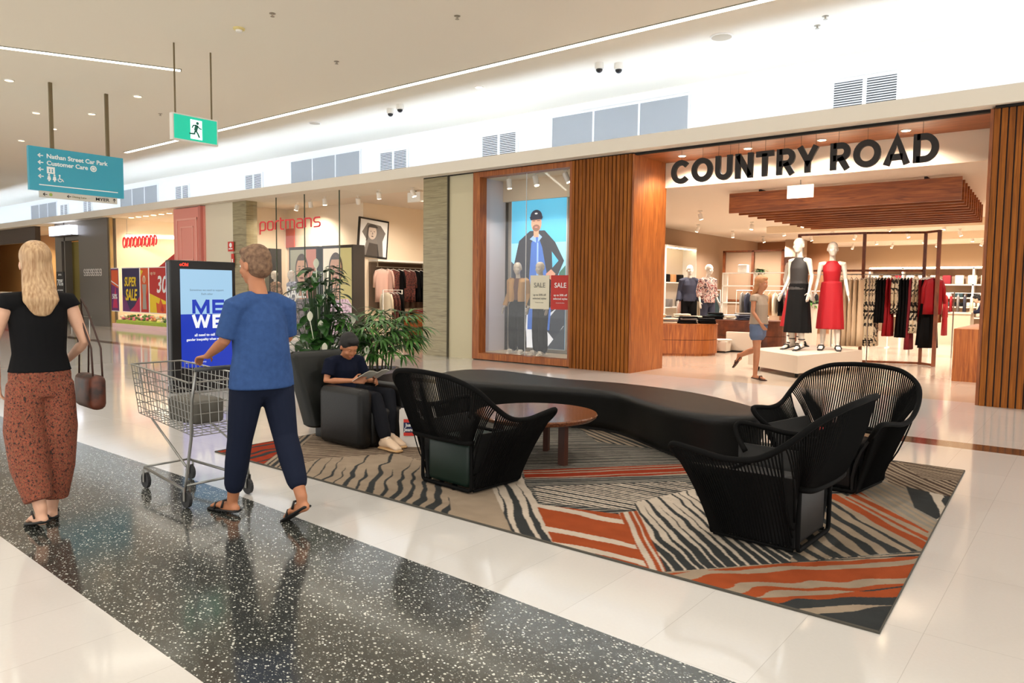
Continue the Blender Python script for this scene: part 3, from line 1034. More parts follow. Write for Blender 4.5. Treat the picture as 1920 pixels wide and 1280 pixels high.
# ---------------------------------------------------------------- digital kiosk
X = -9.95
t = thing('digital_kiosk', 'tall black freestanding advertising screen with blue poster', 'kiosk', (X - .12, 5.4, 0))
MB().rbox(X - .14, X, 4.96, 5.94, 0, 1.84, .02).build('housing', black, t)
MB().box(X - .10, X - .09, 4.953, 4.962, .1, 1.8).build('side_trim', mat('side_trim', (200, 190, 215), .3), t)
P = Plane((X, 5.10, .34), (0, 1, 0), (0, 0, 1))
W_, H_ = .78, 1.38
sb = mat('screen_blue', (4, 10, 40), .3, emit=(22, 58, 190), es=.7)
sl = mat('screen_light', (40, 50, 60), .3, emit=(176, 220, 250), es=.66)
scr = MB().flat(P, rect(0, 0, W_, H_), .003).build('screen', sb, t, fix=False)
MB().flat(P, rect(0, H_ * .545, W_, H_), .004).build('screen_upper_field', sl, scr, fix=False)
swt = mat('screen_white', (80, 80, 80), .3, emit=(250, 252, 255), es=.72)
def block(word, x0, z0, cw, chh, mt):
    b = MB()
    for c, (ca_, cb) in zip(word, ((x0, x0 + cw * 1.25), (x0 + cw * 1.42, x0 + cw * 2.3))):
        k = cb - ca_
        Gs = {'M': [[(.1, 0), (.1, 1)], [(.9, 0), (.9, 1)], [(.13, .97), (.5, .10), (.87, .97)]], 'W': [[(.06, 1), (.28, .06)], [(.28, .06), (.5, .92), (.72, .06)], [(.72, .06), (.94, 1)]],
              'E': [[(.14, 0), (.14, 1)], [(.02, .89), (1, .89)], [(.02, .5), (.92, .5)], [(.02, .11), (1, .11)]]}[c]
        for i_, p_ in enumerate(Gs):
            ribbon(b, P, [(ca_ + u_ * k, z0 + v_ * chh) for u_, v_ in p_], .046, .005, .0065 + .0006 * i_)
    b.build('lettering', mt, scr)
block('ME', W_ * .21, H_ * .545 + .008, .21, .195, sb)
block('WE', W_ * .21, H_ * .545 - .203, .21, .195, swt)
text('all need to call out', .052, swt, P, (W_ * .5, H_ * .33), scr, off=.0015, ext=.0005)
text('gender inequality when we see it', .047, swt, P, (W_ * .5, H_ * .285), scr, off=.0015, ext=.0005)
text('Sometimes we need to support', .04, mat('screen_text_grey', (110, 130, 150), .5), P, (W_ * .5, H_ * .79), scr, ext=.0005, d=.006)
text('Each other', .04, mat('screen_text_grey'), P, (W_ * .5, H_ * .75), scr, ext=.0005, d=.006)
text("Let's change the story", .034, swt, P, (.06, H_ * .04 + .02), scr, align='LEFT', ext=.0005)
P3 = Plane((X, 5.0, 1.78), (0, 1, 0), (0, 0, 1))
text('oOh!', .06, mat('oh_red', (255, 60, 40), emit=(255, 60, 40), es=1), P3, (.16, 0), t, off=.002, ext=.001)

# ---------------------------------------------------------------- posters in the pink shop window
C_ = lambda n, r, g, b: mat('ink_' + n, (r, g, b), .5)
navy, mag, org, yel, crm, tan = C_('navy', 44, 30, 84), C_('magenta', 200, 34, 92), C_('orange', 226, 92, 40), C_('yellow', 246, 212, 40), C_('cream', 240, 226, 196), C_('skin', 214, 160, 124)
redp, purp = C_('red', 198, 44, 40), C_('purple', 110, 40, 110)
def poster(name, label, P, wd, ht, bg, shapes, texts, group=None, th=.012):
    t = thing(name, label, 'poster', tuple(P[0] + P[1] * wd / 2), group=group)
    MB().pl(P, rect(-.03, -.03, wd + .03, ht + .03), -th, 0).build('board', WHT, t)
    art(P, [(bg, rect(0, 0, wd, ht))] + shapes, 'print', t)
    for s, sz, mt, at, kw in texts:
        text(s, sz, mt, P, at, t, **dict(dict(d=.014, ext=.001), **kw))
    return t
G = 'sale posters in the pink shop window'
P = Plane((-28.0, 11.80, .6), (1, 0, 0), (0, 0, 1))
poster('sale_poster', 'narrow magenta poster reading 50% at the left end of the pink shop window', P, .6, 1.5, purp, [(org, [(.03, .95), (.57, .8), (.57, 1.45), (.03, 1.45)]), (mag, [(.1, .1), (.35, .9), (.5, .1)]), (WHT, [(0, 1.05), (.6, .86), (.6, .90), (0, 1.09)])], [('50%', .24, WHT, (.3, .5), dict(off=.006))], G)
P = Plane((-27.1, 11.80, .6), (1, 0, 0), (0, 0, 1))
poster('sale_poster', 'purple poster with yellow slanted words SUPER SALE', P, 1.3, 1.5, navy, [(mag, [(.5, 0), (1.3, 0), (1.3, .55), (.9, .2)]), (purp, [(0, 0), (.6, 0), (.2, .5), (0, .6)])],
       [('SUPER', .44, yel, (.62, 1.02), dict(off=.01, shear=.25, sx=.72)), ('SALE', .54, yel, (.66, .56), dict(off=.016, shear=.25, sx=.74))], G)
P = Plane((-25.72, 11.80, .6), (1, 0, 0), (0, 0, 1))
poster('sale_poster', 'poster of a figure in a pale outfit between the SUPER SALE and 30% posters', P, .56, 1.5, org, [(redp, [(0, .0), (.56, 0), (.56, .8)]), (C_('greydress', 170, 160, 150), [(.12, .1), (.42, .1), (.37, .6), (.43, .95), (.11, .95), (.17, .6)]), (crm, circ(.27, 1.12, .1, .13)), (tan, circ(.27, 1.1, .07, .1)), (yel, [(.02, 1.2), (.2, 1.4), (.02, 1.45)])], [], G)
P = Plane((-25.08, 11.80, .6), (1, 0, 0), (0, 0, 1))
t = poster('sale_poster', 'red poster with large white 30% off rising above its neighbours', P, 1.78, 1.5, yel, [(redp, [(0, .65), (1.78, .25), (1.78, 1.5), (0, 1.5)]), (org, [(.5, .0), (1.78, 0), (1.78, .3), (.9, .3), (.75, .5), (.65, .3), (.45, .35)]), (redp, [(.75, .1), (.85, .32), (1.0, .12), (.9, .02)])],
           [('30', .78, WHT, (.85, .92), dict(off=.014, shear=.2, sx=.9)), ('%', .42, WHT, (1.5, 1.3), dict(off=.008)), ('off', .3, WHT, (1.5, .92), dict(off=.008)), ('up to', .17, crm, (.28, 1.33), {})], G)
b = MB()
b.pl(P, [(.7, 1.53), (1.81, 1.53), (1.81, 1.95)], -.012, .016)
b.build('peak', redp, t)
# display bed of flowers under the posters
t = thing('flower_display', 'strip of artificial grass with small colourful flowers under the sale posters', 'display', (-25.6, 12.2, .14))
MB().box(-27.9, -23.2, 11.9, 12.5, .14, .26).build('artificial_grass', noisemat('lime_grass', [(.3, (120, 160, 30)), (.7, (196, 222, 80))], nscale=30, rough=.9), t)
for k in range(44):
    x = -27.8 + 4.5 * k / 43
    mt = [C_('pinkflower', 232, 120, 150), C_('greenleaf', 70, 120, 50), C_('whiteflower', 240, 226, 200), C_('peach', 240, 160, 110), C_('green2', 90, 130, 70)][random.randrange(5)]
    b = MB()
    for j in range(4):
        b.ell((x + random.uniform(-.06, .06), 12.15 + random.uniform(-.15, .2), .33 + random.uniform(-.04, .12)), (.055, .055, .05), 7, 5)
    b.build('flower', mt, t, smooth=True)
# pale chandelier-like decorations inside pink shop
for k, (x, z) in enumerate(((-25.0, 2.5), (-24.2, 2.45), (-23.6, 2.6))):
    t = thing('hanging_dress', 'pale pink child dress hanging behind the sale posters, %s of three' % ('leftmost', 'middle', 'rightmost')[k], 'clothing', (x, 12.8, z), group='pale dresses in the pink shop')
    MB().lathe([(.06, .2), (.16, .15), (.13, -.1), (.34, -.65)], (x, 12.8, z), 16, 1, .5).build('dress', C_('blush', 246, 206, 206), t, smooth=True)
    MB().tube([(x, 12.8, z + .2), (x, 12.8, 3.95)], .006, 4).build('wire', steel, t)
# sale cards on the display window
for x0, x1, bg, fg, l in ((-9.0, -8.53, C_('card_cream', 222, 216, 196), C_('card_grey', 130, 128, 118), 'cream'), (-8.49, -8.03, C_('card_red', 190, 44, 34), WHT, 'red')):
    t = thing('sale_card', '%s sale card stuck inside the display window' % l, 'sign', (x0, 11.84, 1.1))
    MB().box(x0, x1, 11.845, 11.852, 1.11, 1.78).build('card', bg, t)
    P = Plane(((x0 + x1) / 2, 11.845, 1.45), (1, 0, 0), (0, 0, 1))
    text('SALE', .135, fg, P, (0, .13), t, ext=.0005, off=.002)
    text('up to 50% off', .058, fg, P, (0, -.06), t, ext=.0005, off=.001)
    text('selected styles', .058, fg, P, (0, -.13), t, ext=.0005, off=.001)
    text('in store & online', .03, fg, P, (0, -.21), t, ext=.0005)

# ---------------------------------------------------------------- lightbox poster in display window
t = thing('lightbox_poster', 'backlit poster of a man in a dark cap and jacket against blue sky', 'poster', (-9.65, 13.05, .2))
MB().box(-10.42, -8.9, 12.98, 13.08, .2, 3.5).build('light_box', whitep, t)
P = Plane((-10.40, 12.975, .22), (1, 0, 0), (0, 0, 1))
E_ = lambda n, r, g, b, e=.55: mat('lit_' + n, (r, g, b), .5, emit=(r, g, b), es=e)
sky, sea, drk, dnm, dnl, skn, snow = E_('sky', 84, 186, 224), E_('sea', 150, 214, 232), E_('coat', 34, 36, 48, .5), E_('denim', 62, 108, 190), E_('denim_light', 140, 176, 224), E_('skin', 206, 150, 122), E_('snow', 236, 238, 240)
Wd, Ht = 1.48, 3.26
shapes = [(sky, rect(0, 0, Wd, Ht)), (sea, rect(0, 1.6, Wd, 2.3)), (E_('rocks', 60, 66, 74, .5), [(0, 0), (Wd, 0), (Wd, 1.3), (.9, 1.25), (0, 1.9)]), (snow, [(.25, 0), (1.0, 0), (1.45, .5), (1.45, 1.15), (.9, 1.0), (.4, .9)]), (E_('rock2', 50, 56, 66, .5), [(.9, .5), (Wd, 1.1), (Wd, .55), (1.2, .2)]),
          (E_('fern', 50, 110, 90), [(1.25, 1.2), (Wd, 1.1), (Wd, 1.8), (1.32, 1.65)]),
          (drk, [(.42, 1.0), (.08, 1.15), (.05, 1.7), (.22, 2.35), (.52, 2.56), (.92, 2.56), (1.2, 2.3), (1.44, 1.9), (1.24, 1.5), (1.3, .9), (1.05, .75)]),
          (dnm, [(.48, .4), (.50, 1.3), (.56, 2.3), (.72, 2.5), (.86, 2.2), (1.0, 1.6), (1.12, .9), (1.08, .4)]), (sky, [(1.14, 1.75), (1.3, 1.9), (1.12, 2.1)]),
          (dnl, [(.70, .5), (.72, 2.3), (.76, 2.3), (.78, .5)]), (dnl, [(.55, 1.45), (.98, 1.4), (.97, 1.45), (.55, 1.5)]), (dnl, [(.52, 2.38), (.70, 2.3), (.68, 2.5)]), (dnl, [(.86, 2.42), (.74, 2.3), (.76, 2.5)]),
          (skn, circ(.70, 2.72, .14, .19)), (skn, rect(.63, 2.42, .77, 2.6)), (E_('beard', 130, 90, 70), circ(.70, 2.62, .10, .075)), (E_('lip', 190, 120, 110), circ(.70, 2.635, .045, .014)), (E_('brow', 80, 56, 48), rect(.60, 2.765, .67, 2.78)), (E_('brow', 80, 56, 48), rect(.72, 2.765, .80, 2.78)),
          (E_('cap', 26, 32, 60, .5), circ(.70, 2.86, .16, .15, a0=0, a1=180)), (E_('cap', 26, 32, 60, .5), [(.52, 2.86), (.88, 2.86), (.86, 2.80), (.55, 2.79)]), (snow, circ(.70, 2.93, .04, .018)),
          (skn, [(.98, 1.62), (1.12, 1.72), (1.24, 1.62), (1.12, 1.42), (1.03, 1.45)])]
art(P, shapes, 'print', t)
# ================================================================ rug
RX0, RX1, RY0, RY1 = -6.12, -0.68, 3.43, 7.12
def rug():
    nx, ny = 860, 590
    xs = np.linspace(0, 1, nx)
    ys = np.linspace(0, 1, ny)
    U, V = np.meshgrid(xs, ys)
    X = RX0 + (RX1 - RX0) * U
    Y = RY0 + (RY1 - RY0) * V
    X = X + (-.14 * V) * U          # right edge leans a little
    rng = np.random.RandomState(3)

    def sm(n, k):  # smooth 2-D noise
        a = rng.rand(k, k)
        gx = U * (k - 1.001)
        gy = V * (k - 1.001)
        ix, iy = gx.astype(int), gy.astype(int)
        fx, fy = gx - ix, gy - iy
        fx, fy = fx * fx * (3 - 2 * fx), fy * fy * (3 - 2 * fy)
        return (a[iy, ix] * (1 - fx) + a[iy, ix + 1] * fx) * (1 - fy) + (a[iy + 1, ix] * (1 - fx) + a[iy + 1, ix + 1] * fx) * fy - .5
    n1, n2, n3, n4 = sm(0, 9), sm(0, 26), sm(0, 70), sm(0, 14)
    lin = lambda c: np.array(srgb(*c)[:3])
    TAN, GREY, CHAR, ORG, PALE, RUST, BRN = lin((150, 133, 114)), lin((132, 126, 116)), lin((52, 54, 54)), lin((150, 70, 36)), lin((190, 176, 160)), lin((138, 48, 26)), lin((70, 54, 44))
    Cc = np.zeros((ny, nx, 3))
    Cc[:] = TAN

    def inside(poly):
        r = np.zeros(X.shape, bool)
        n = len(poly)
        for i in range(n):
            (x1, y1), (x2, y2) = poly[i], poly[(i + 1) % n]
            if y1 == y2:
                continue
            c = ((y1 > Y) != (y2 > Y)) & (X < (x2 - x1) * (Y - y1) / (y2 - y1) + x1)
            r ^= c
        return r

    def zone(poly, a, b, per, frac, base, dark, wob=.02, fr=1., taper=0, alt=None):
        """stripes running from point a towards b"""
        M_ = inside(poly)
        d = np.array(b) - np.array(a)
        ln = np.hypot(*d)
        d = d / ln
        s_ = (X - a[0]) * -d[1] + (Y - a[1]) * d[0]
        l_ = ((X - a[0]) * d[0] + (Y - a[1]) * d[1]) / ln
        s_ = s_ + wob * (n1 * 2.2 + n2 * 1.1) + wob * .10 * n3
        ph = s_ / per
        k = np.floor(ph)
        f = ph - k
        hk = np.modf(np.abs(np.sin(k * 12.9898) * 43758.5))[0]
        fr_ = frac * (.55 + .9 * hk) + .25 * n4 + taper * (l_ - .5)
        on = np.abs(f - .5) < fr_ / 2
        Cc[M_] = np.array(base)
        Cc[M_ & on] = np.array(dark)
        if alt is not None:
            Cc[M_ & on & (hk > .72)] = np.array(alt)
    for z in ZONES:
        zone(*[dict(TAN=TAN, GREY=GREY, CHAR=CHAR, ORG=ORG, PALE=PALE, RUST=RUST, BRN=BRN).get(q, q) if isinstance(q, str) else q for q in z[:7]], **{k: (dict(ORG=ORG, RUST=RUST, CHAR=CHAR)[v] if isinstance(v, str) else v) for k, v in (z[7] if len(z) > 7 else {}).items()})
    Cc *= (1 + .16 * n3 + .1 * n2)[..., None]
    # grid mesh with a bound edge
    vs = np.stack([X, Y, np.full(X.shape, .012)], -1).reshape(-1, 3)
    me = bpy.data.meshes.new('pile')
    i0 = (np.arange(ny - 1)[:, None] * nx + np.arange(nx - 1)[None]).ravel()
    q = np.stack([i0, i0 + 1, i0 + nx + 1, i0 + nx], -1)
    me.vertices.add(len(vs))
    me.vertices.foreach_set('co', vs.ravel())
    me.loops.add(q.size)
    me.loops.foreach_set('vertex_index', q.ravel())
    me.polygons.add(len(q))
    me.polygons.foreach_set('loop_start', np.arange(0, q.size, 4))
    me.update(calc_edges=True)
    ca = me.color_attributes.new('weave', 'FLOAT_COLOR', 'POINT')
    ca.data.foreach_set('color', np.concatenate([Cc.reshape(-1, 3), np.ones((nx * ny, 1))], 1).astype(np.float32).ravel())
    mt = mat('rug_weave', (128, 128, 128), .95, spec=.1, bump=(300, .5))
    at = mt.node_tree.nodes.new('ShaderNodeVertexColor')
    at.layer_name = 'weave'
    mt.node_tree.links.new(at.outputs[0], mt.node_tree.nodes['Principled BSDF'].inputs['Base Color'])
    me.materials.append(mt)
    t = thing('rug', 'large rug with grey, tan and orange hand-drawn stripes under the lounge chairs', 'rug', (-3.4, 5.2, 0))
    o = bpy.data.objects.new('pile', me)
    col.objects.link(o)
    me.transform(mw(t).inverted())
    o.parent = t
    e = MB()
    e.tube([(RX0, RY0, .006), (RX1, RY0, .006), (RX1 - .14, RY1, .006), (RX0, RY1, .006)], .0075, 6, closed=True)
    e.box(RX0, RX1 - .14, RY0, RY1, 0.0005, .009)
    e.build('bound_edge', mat('rug_edge', (70, 66, 58), .9), t)
ZONES = [
    ([(-6.08, 3.39), (-10.52, 7.85), (-0.74, 7.82), (-0.59, 3.25)], (-3.82, 5.10), (-2.92, 6.18), 0.055, 0.5, 'GREY', 'CHAR', dict(wob=0.01)),
    ([(-6.08, 3.39), (-6.35, 4.47), (-6.14, 4.48), (-5.22, 3.37)], (-5.98, 3.48), (-5.98, 4.09), 0.16, 0.85, 'CHAR', 'RUST', dict(wob=0.05)),
    ([(-6.27, 4.47), (-6.15, 4.58), (-5.11, 3.42), (-5.32, 3.38)], (-6.14, 4.48), (-5.20, 3.43), 0.05, 0.45, 'TAN', 'CHAR', dict(wob=0.01)),
    ([(-6.31, 4.70), (-4.92, 5.03), (-3.69, 4.25), (-4.30, 3.94), (-4.87, 4.18), (-5.08, 3.37)], (-5.38, 3.79), (-4.68, 4.14), 0.042, 0.42, 'TAN', 'BRN', dict(wob=0.012)),
    ([(-5.08, 3.37), (-5.18, 3.86), (-4.84, 4.43), (-3.69, 4.25), (-2.71, 3.31)], (-4.64, 3.88), (-4.16, 3.35), 0.1, 0.32, 'TAN', 'CHAR', dict(wob=0.05, taper=0.25)),
    ([(-3.62, 3.81), (-3.62, 4.32), (-2.76, 3.59), (-2.67, 3.29), (-3.09, 3.31)], (-3.40, 3.91), (-2.87, 3.43), 0.4, 0.0, 'TAN', 'CHAR', dict(wob=0.0)),
    ([(-3.65, 4.29), (-3.53, 4.61), (-3.06, 4.12), (-2.36, 3.37), (-2.65, 3.36)], (-3.41, 4.29), (-2.54, 3.46), 0.085, 0.5, 'PALE', 'CHAR', dict(wob=0.03, taper=0.5)),
    ([(-5.71, 7.44), (-3.43, 7.50), (-2.30, 5.15), (-2.98, 4.37), (-3.11, 4.16), (-3.56, 4.58)], (-3.70, 4.94), (-2.77, 5.97), 0.05, 0.5, 'GREY', 'CHAR', dict(wob=0.008)),
    ([(-4.39, 6.63), (-4.03, 7.40), (-3.05, 6.69), (-3.12, 6.15), (-3.76, 6.06)], (-3.97, 6.60), (-3.25, 6.19), 0.07, 0.5, 'TAN', 'CHAR', dict(wob=0.01)),
    ([(-3.61, 4.68), (-2.68, 5.79), (-2.46, 5.50), (-3.43, 4.48)], (-3.53, 4.57), (-2.62, 5.64), 0.1, 0.75, 'TAN', 'RUST', dict(wob=0.02)),
    ([(-3.24, 4.33), (-2.46, 5.22), (-1.79, 4.79), (-2.15, 4.41), (-2.37, 4.30), (-2.96, 4.03)], (-3.10, 4.27), (-2.42, 4.33), 0.045, 0.5, 'PALE', 'CHAR', dict(wob=0.015)),
    ([(-2.46, 4.46), (-2.30, 5.06), (-1.74, 4.84), (-0.89, 4.30), (-1.72, 3.35)], (-2.31, 4.50), (-1.58, 3.71), 0.062, 0.55, 'PALE', 'CHAR', dict(wob=0.03, taper=0.5)),
    ([(-2.96, 3.99), (-2.37, 4.17), (-2.13, 3.93), (-1.70, 3.36), (-2.36, 3.37)], (-2.77, 3.95), (-2.20, 4.00), 0.3, 0.9, 'PALE', 'ORG', dict(wob=0.04)),
    ([(-2.42, 4.18), (-2.35, 4.31), (-1.71, 3.46), (-1.73, 3.34)], (-2.36, 4.22), (-1.72, 3.40), 0.05, 0.5, 'ORG', 'PALE', dict(wob=0.01)),
    ([(-1.52, 5.54), (-1.30, 5.82), (-0.73, 5.00), (-0.71, 4.71), (-1.09, 4.23), (-1.25, 3.99)], (-1.29, 5.47), (-0.75, 4.86), 0.115, 0.55, 'TAN', 'CHAR', dict(wob=0.03, alt='ORG')),
    ([(-1.40, 5.93), (-1.27, 6.36), (-0.77, 5.75), (-0.70, 4.90)], (-1.24, 5.88), (-0.76, 5.24), 0.06, 0.45, 'TAN', 'GREY', dict(wob=0.015)),
    ([(-1.37, 5.58), (-1.33, 5.80), (-0.76, 5.10), (-0.73, 4.89)], (-1.35, 5.59), (-0.75, 4.98), 0.14, 0.7, 'TAN', 'ORG', dict(wob=0.01)),
    ([(-1.49, 7.02), (-0.76, 7.27), (-0.78, 5.82), (-1.23, 6.28)], (-1.31, 6.78), (-0.76, 6.11), 0.055, 0.45, 'TAN', 'BRN', dict(wob=0.012)),
    ([(-1.36, 7.21), (-0.79, 7.24), (-0.79, 6.66), (-1.04, 6.56)], (-1.28, 7.02), (-0.87, 6.93), 0.05, 0.45, 'TAN', 'BRN', dict(wob=0.01)),
    ([(-1.09, 6.20), (-0.72, 6.08), (-0.66, 5.39), (-0.71, 5.35), (-0.93, 5.62)], (-0.92, 6.06), (-0.85, 5.76), 0.22, 0.85, 'PALE', 'CHAR', dict(wob=0.05)),
    ([(-1.77, 3.37), (-0.70, 4.69), (-0.68, 4.45), (-1.49, 3.32)], (-1.63, 3.43), (-0.69, 4.49), 0.2, 0.05, 'TAN', 'CHAR', dict(wob=0.0)),
    ([(-1.71, 3.41), (-1.21, 4.05), (-0.68, 4.63), (-0.64, 4.00), (-0.92, 3.60), (-1.22, 3.31)], (-1.57, 3.42), (-0.69, 4.44), 0.155, 0.62, 'TAN', 'ORG', dict(wob=0.06)),
    ([(-1.29, 3.35), (-0.95, 3.71), (-0.67, 4.10), (-0.63, 3.74), (-0.61, 3.38)], (-1.04, 3.50), (-0.69, 3.92), 0.3, 0.8, 'ORG', 'CHAR', dict(wob=0.05)),
    ([(-1.07, 3.38), (-0.84, 3.65), (-0.64, 3.80), (-0.61, 3.35)], (-0.88, 3.45), (-0.66, 3.78), 0.35, 0.78, 'TAN', 'CHAR', dict(wob=0.05)),
]
rug()

# ================================================================ woven lounge chair
def cat(pts, t):
    """closed-ended Catmull-Rom through pts, t in 0..1"""
    n = len(pts) - 1
    x = min(max(t, 0), .999999) * n
    i = int(x)
    f = x - i
    g = lambda k: Vector(pts[min(max(k, 0), n)])
    a, b, c, d = g(i - 1), g(i), g(i + 1), g(i + 2)
    return .5 * ((2 * b) + (c - a) * f + (2 * a - 5 * b + 4 * c - d) * f * f + (3 * b - a - 3 * c + d) * f ** 3)
HALF = [(.30, .355, .40), (.40, .43, .50), (.40, .475, .565), (.24, .495, .555), (.06, .50, .535), (-.12, .50, .56), (-.28, .49, .66), (-.40, .44, .775), (-.50, .30, .855), (-.54, .14, .88)]
RIM = HALF + [(-.545, 0, .885)] + [(x, -y, z) for x, y, z in reversed(HALF)]
LOW = [(.20, .26, .02), (.235, .26, .02), (.225, .26, .02), (.16, .26, .02), (.05, .26, .02), (-.08, .26, .02), (-.235, .26, .02), (-.33, .40, .40), (-.42, .33, .40), (-.455, .16, .405)]
LOWC = LOW + [(-.46, 0, .405)] + [(x, -y, z) for x, y, z in reversed(LOW)]
LIP = [(-.27, .265, .375), (-.315, .295, .385), (-.35, .26, .385), (-.37, .13, .39), (-.375, 0, .39)]
def low(u):
    x = u * 20
    m_ = x > 10
    if m_: x = 20 - x
    if x <= 5.5:
        p = cat(LOW[:7], x / 5.5)
    elif x <= 6.4:
        p = Vector((-.235, .26, .02)).lerp(Vector((-.27, .263, .375)), (x - 5.5) / .9)
    else:
        p = cat(LIP, (x - 6.4) / 3.6)
    return Vector((p.x, -p.y if m_ else p.y, p.z))
def make_chair(label):
    t = thing('lounge_chair', label, 'chair', group=None)
    rim = [cat(RIM, k / 96) for k in range(97)]
    MB().tube(rim, .019, 8).build('rim_frame', rope, t, w=False, smooth=True)
    b = MB()
    N_ = 176
    for k in range(N_ + 1):
        u = k / N_
        p0, p1 = cat(RIM, u), low(u)
        side = 1 if p0.y > 0 else -1
        mid = Vector((p1.x * .72 + p0.x * .28, p1.y * .6 + p0.y * .4, .30 if p1.z < .1 else p1.z + .02))
        if p1.z > .15:
            mid = Vector((p0.x * .3 + p1.x * .7 - .03, p0.y * .4 + p1.y * .6, .5))
        else:
            mid.y += side * .01
        pts = []
        for j in range(7):
            f = j / 6
            pts.append((1 - f) ** 2 * p0 + 2 * f * (1 - f) * mid + f * f * p1)
        b.tube(pts, .0058, 4)
    b.build('rope_weave', rope, t, w=False, fix=True)
    for s in (-1, 1):
        MB().tube([(.225, s * .26, .02), (-.25, s * .26, .02)], .012, 6).build('floor_rail', rope, t, w=False, smooth=True)
    # lower lip of the back shell
    MB().tube([low(.3205 + .359 * k / 30) for k in range(31)], .02, 8).build('lower_rail', rope, t, w=False, smooth=True)
    # side liners between ropes and cushion, frames round the openings
    for s in (-1, 1):
        b = MB()
        b.rings([[Vector((x, s * y, z)) for x, y, z in ((.235 + .13 * f, .243 + .16 * f * f, .03 + .42 * f), (-.25 - .03 * f, .243 + .12 * f * f, .03 + .42 * f), (-.25 - .03 * f, .225 + .12 * f * f, .03 + .42 * f), (.235 + .13 * f, .225 + .16 * f * f, .03 + .42 * f))] for f in (0, .25, .5, .75, 1)])
        b.build('side_liner', mat('liner_black', (12, 12, 12), .8), t, w=False)
    for x, zt in ((-.275, .385), (.24, .36)):
        q_ = []
        for cx, cz, a0 in ((.235, zt - .03, 0), (-.235, zt - .03, 90), (-.235, .05, 180), (.235, .05, 270)):
            for j in range(4):
                a = R(a0 + 30 * j)
                q_.append((x, cx + .03 * math.cos(a), cz + .03 * math.sin(a)))
        MB().tube(q_, .014, 6, closed=True).build('base_frame', rope, t, w=False, smooth=True)
    MB().rbox(-.265, .235, -.225, .225, .03, .355, .035).build('seat_cushion', green_vinyl, t, w=False, smooth='auto')
    return t
ch = make_chair('black woven rope lounge chair beside the round table, dark green seat panel facing the walkway')
ch.location = (-3.69, 4.16, .012)
ch.rotation_euler = (0, 0, R(86))
c2_ = dup(ch, (-1.52, 4.42, .012), R(178), 'black woven rope lounge chair nearest the front right corner of the rug, seen from behind')
for c in c2_.children:
    if c.name.startswith('seat_cushion'):
        c.data = c.data.copy()
        c.data.materials[0] = mat('charcoal_vinyl', (34, 32, 31), .5, spec=.3)
c3_ = dup(ch, (-1.55, 5.95, .012), R(-98), 'black woven rope lounge chair farthest back, at the right end of the ottoman')
for c in c3_.children:
    if c.name.startswith('seat_cushion'):
        c.data = c.data.copy()
        c.data.materials[0] = black_vinyl
for c in (ch, c2_, c3_): c['group'] = 'woven rope lounge chairs'

# padded armchair with the seated reader
t = thing('padded_armchair', 'black upholstered high-backed armchair with the seated person in it', 'chair', (-5.5, 4.6, 0))
for ya, yb in ((4.27, 4.43), (4.79, 4.95)): MB().rbox(-5.76, -5.14, ya, yb, .02, .56, .06).build('armrest', leather, t, smooth='auto')
MB().rbox(-5.78, -5.14, 4.40, 4.82, .02, .36, .05).build('seat', leather, t, smooth='auto')
b = MB()
rs = []
for f, e in ((0, .05), (.012, .02), (.04, 0), (.3, 0), (.6, 0), (.93, 0), (.975, .02), (1, .06)):
    z = .13 + .72 * f
    xo = -5.98 - .24 * f
    hw = .33 + .06 * f - e
    pts = []
    for cx, cy, a0 in ((xo + .14 - e, 4.58 + hw - .05, 0), (xo + .05 + e, 4.58 + hw - .05, 90), (xo + .05 + e, 4.58 - hw + .05, 180), (xo + .14 - e, 4.58 - hw + .05, 270)):
        for k in range(5):
            a_ = R(a0 + 22.5 * k)
            pts.append((cx + .05 * math.cos(a_), cy + .05 * math.sin(a_), z))
    rs.append(pts)
b.rings(rs)
b.build('backrest', mat('back_vinyl', (19, 21, 18), .5, spec=.3, bump=(80, .1)), t, smooth='auto')
MB().box(-6.0, -5.7, 4.42, 4.74, .02, .34).build('back_support', leather, t)

# ================================================================ long curved ottoman
OT = [(-5.62, 6.10), (-4.97, 6.20), (-4.40, 6.40), (-3.87, 6.45), (-3.36, 6.14), (-2.9, 5.86), (-2.5, 5.80), (-2.22, 5.98), (-2.2, 6.3), (-2.53, 6.66), (-3.26, 7.08), (-4.14, 7.22), (-4.85, 7.12), (-5.45, 7.22), (-6.0, 7.28), (-6.38, 7.04), (-6.36, 6.55), (-6.1, 6.22)]
def loop(pts, n):
    m_ = len(pts)
    o = []
    for k in range(n):
        x = k / n * m_
        i = int(x)
        f = x - i
        a, b_, c, d = (Vector(pts[(i + j) % m_]) for j in (-1, 0, 1, 2))
        o.append(.5 * ((2 * b_) + (c - a) * f + (2 * a - 5 * b_ + 4 * c - d) * f * f + (3 * b_ - a - 3 * c + d) * f ** 3))
    return o
L0 = loop(OT, 120)
def inset(L_, d):
    n = len(L_)
    o = []
    for i, p in enumerate(L_):
        t_ = (L_[(i + 1) % n] - L_[i - 1]).normalized()
        o.append(p + Vector((-t_.y, t_.x)) * d)
    return o
t = thing('ottoman', 'long curved black leather ottoman bench snaking behind the round table', 'bench', (-4.2, 6.6, 0))
rs = []
for d, z in ((.07, .05), (.06, .12), (.035, .24), (.01, .36), (0, .40), (.006, .425), (.022, .442), (.05, .45), (.11, .453)):
    rs.append([(p.x, p.y, z) for p in inset(L0, d)])
MB().rings(rs).build('upholstery', leather, t, smooth=True)
MB().rings([[(p.x, p.y, z) for p in inset(L0, .10)] for z in (.012, .05)]).build('plinth', matt_black, t)

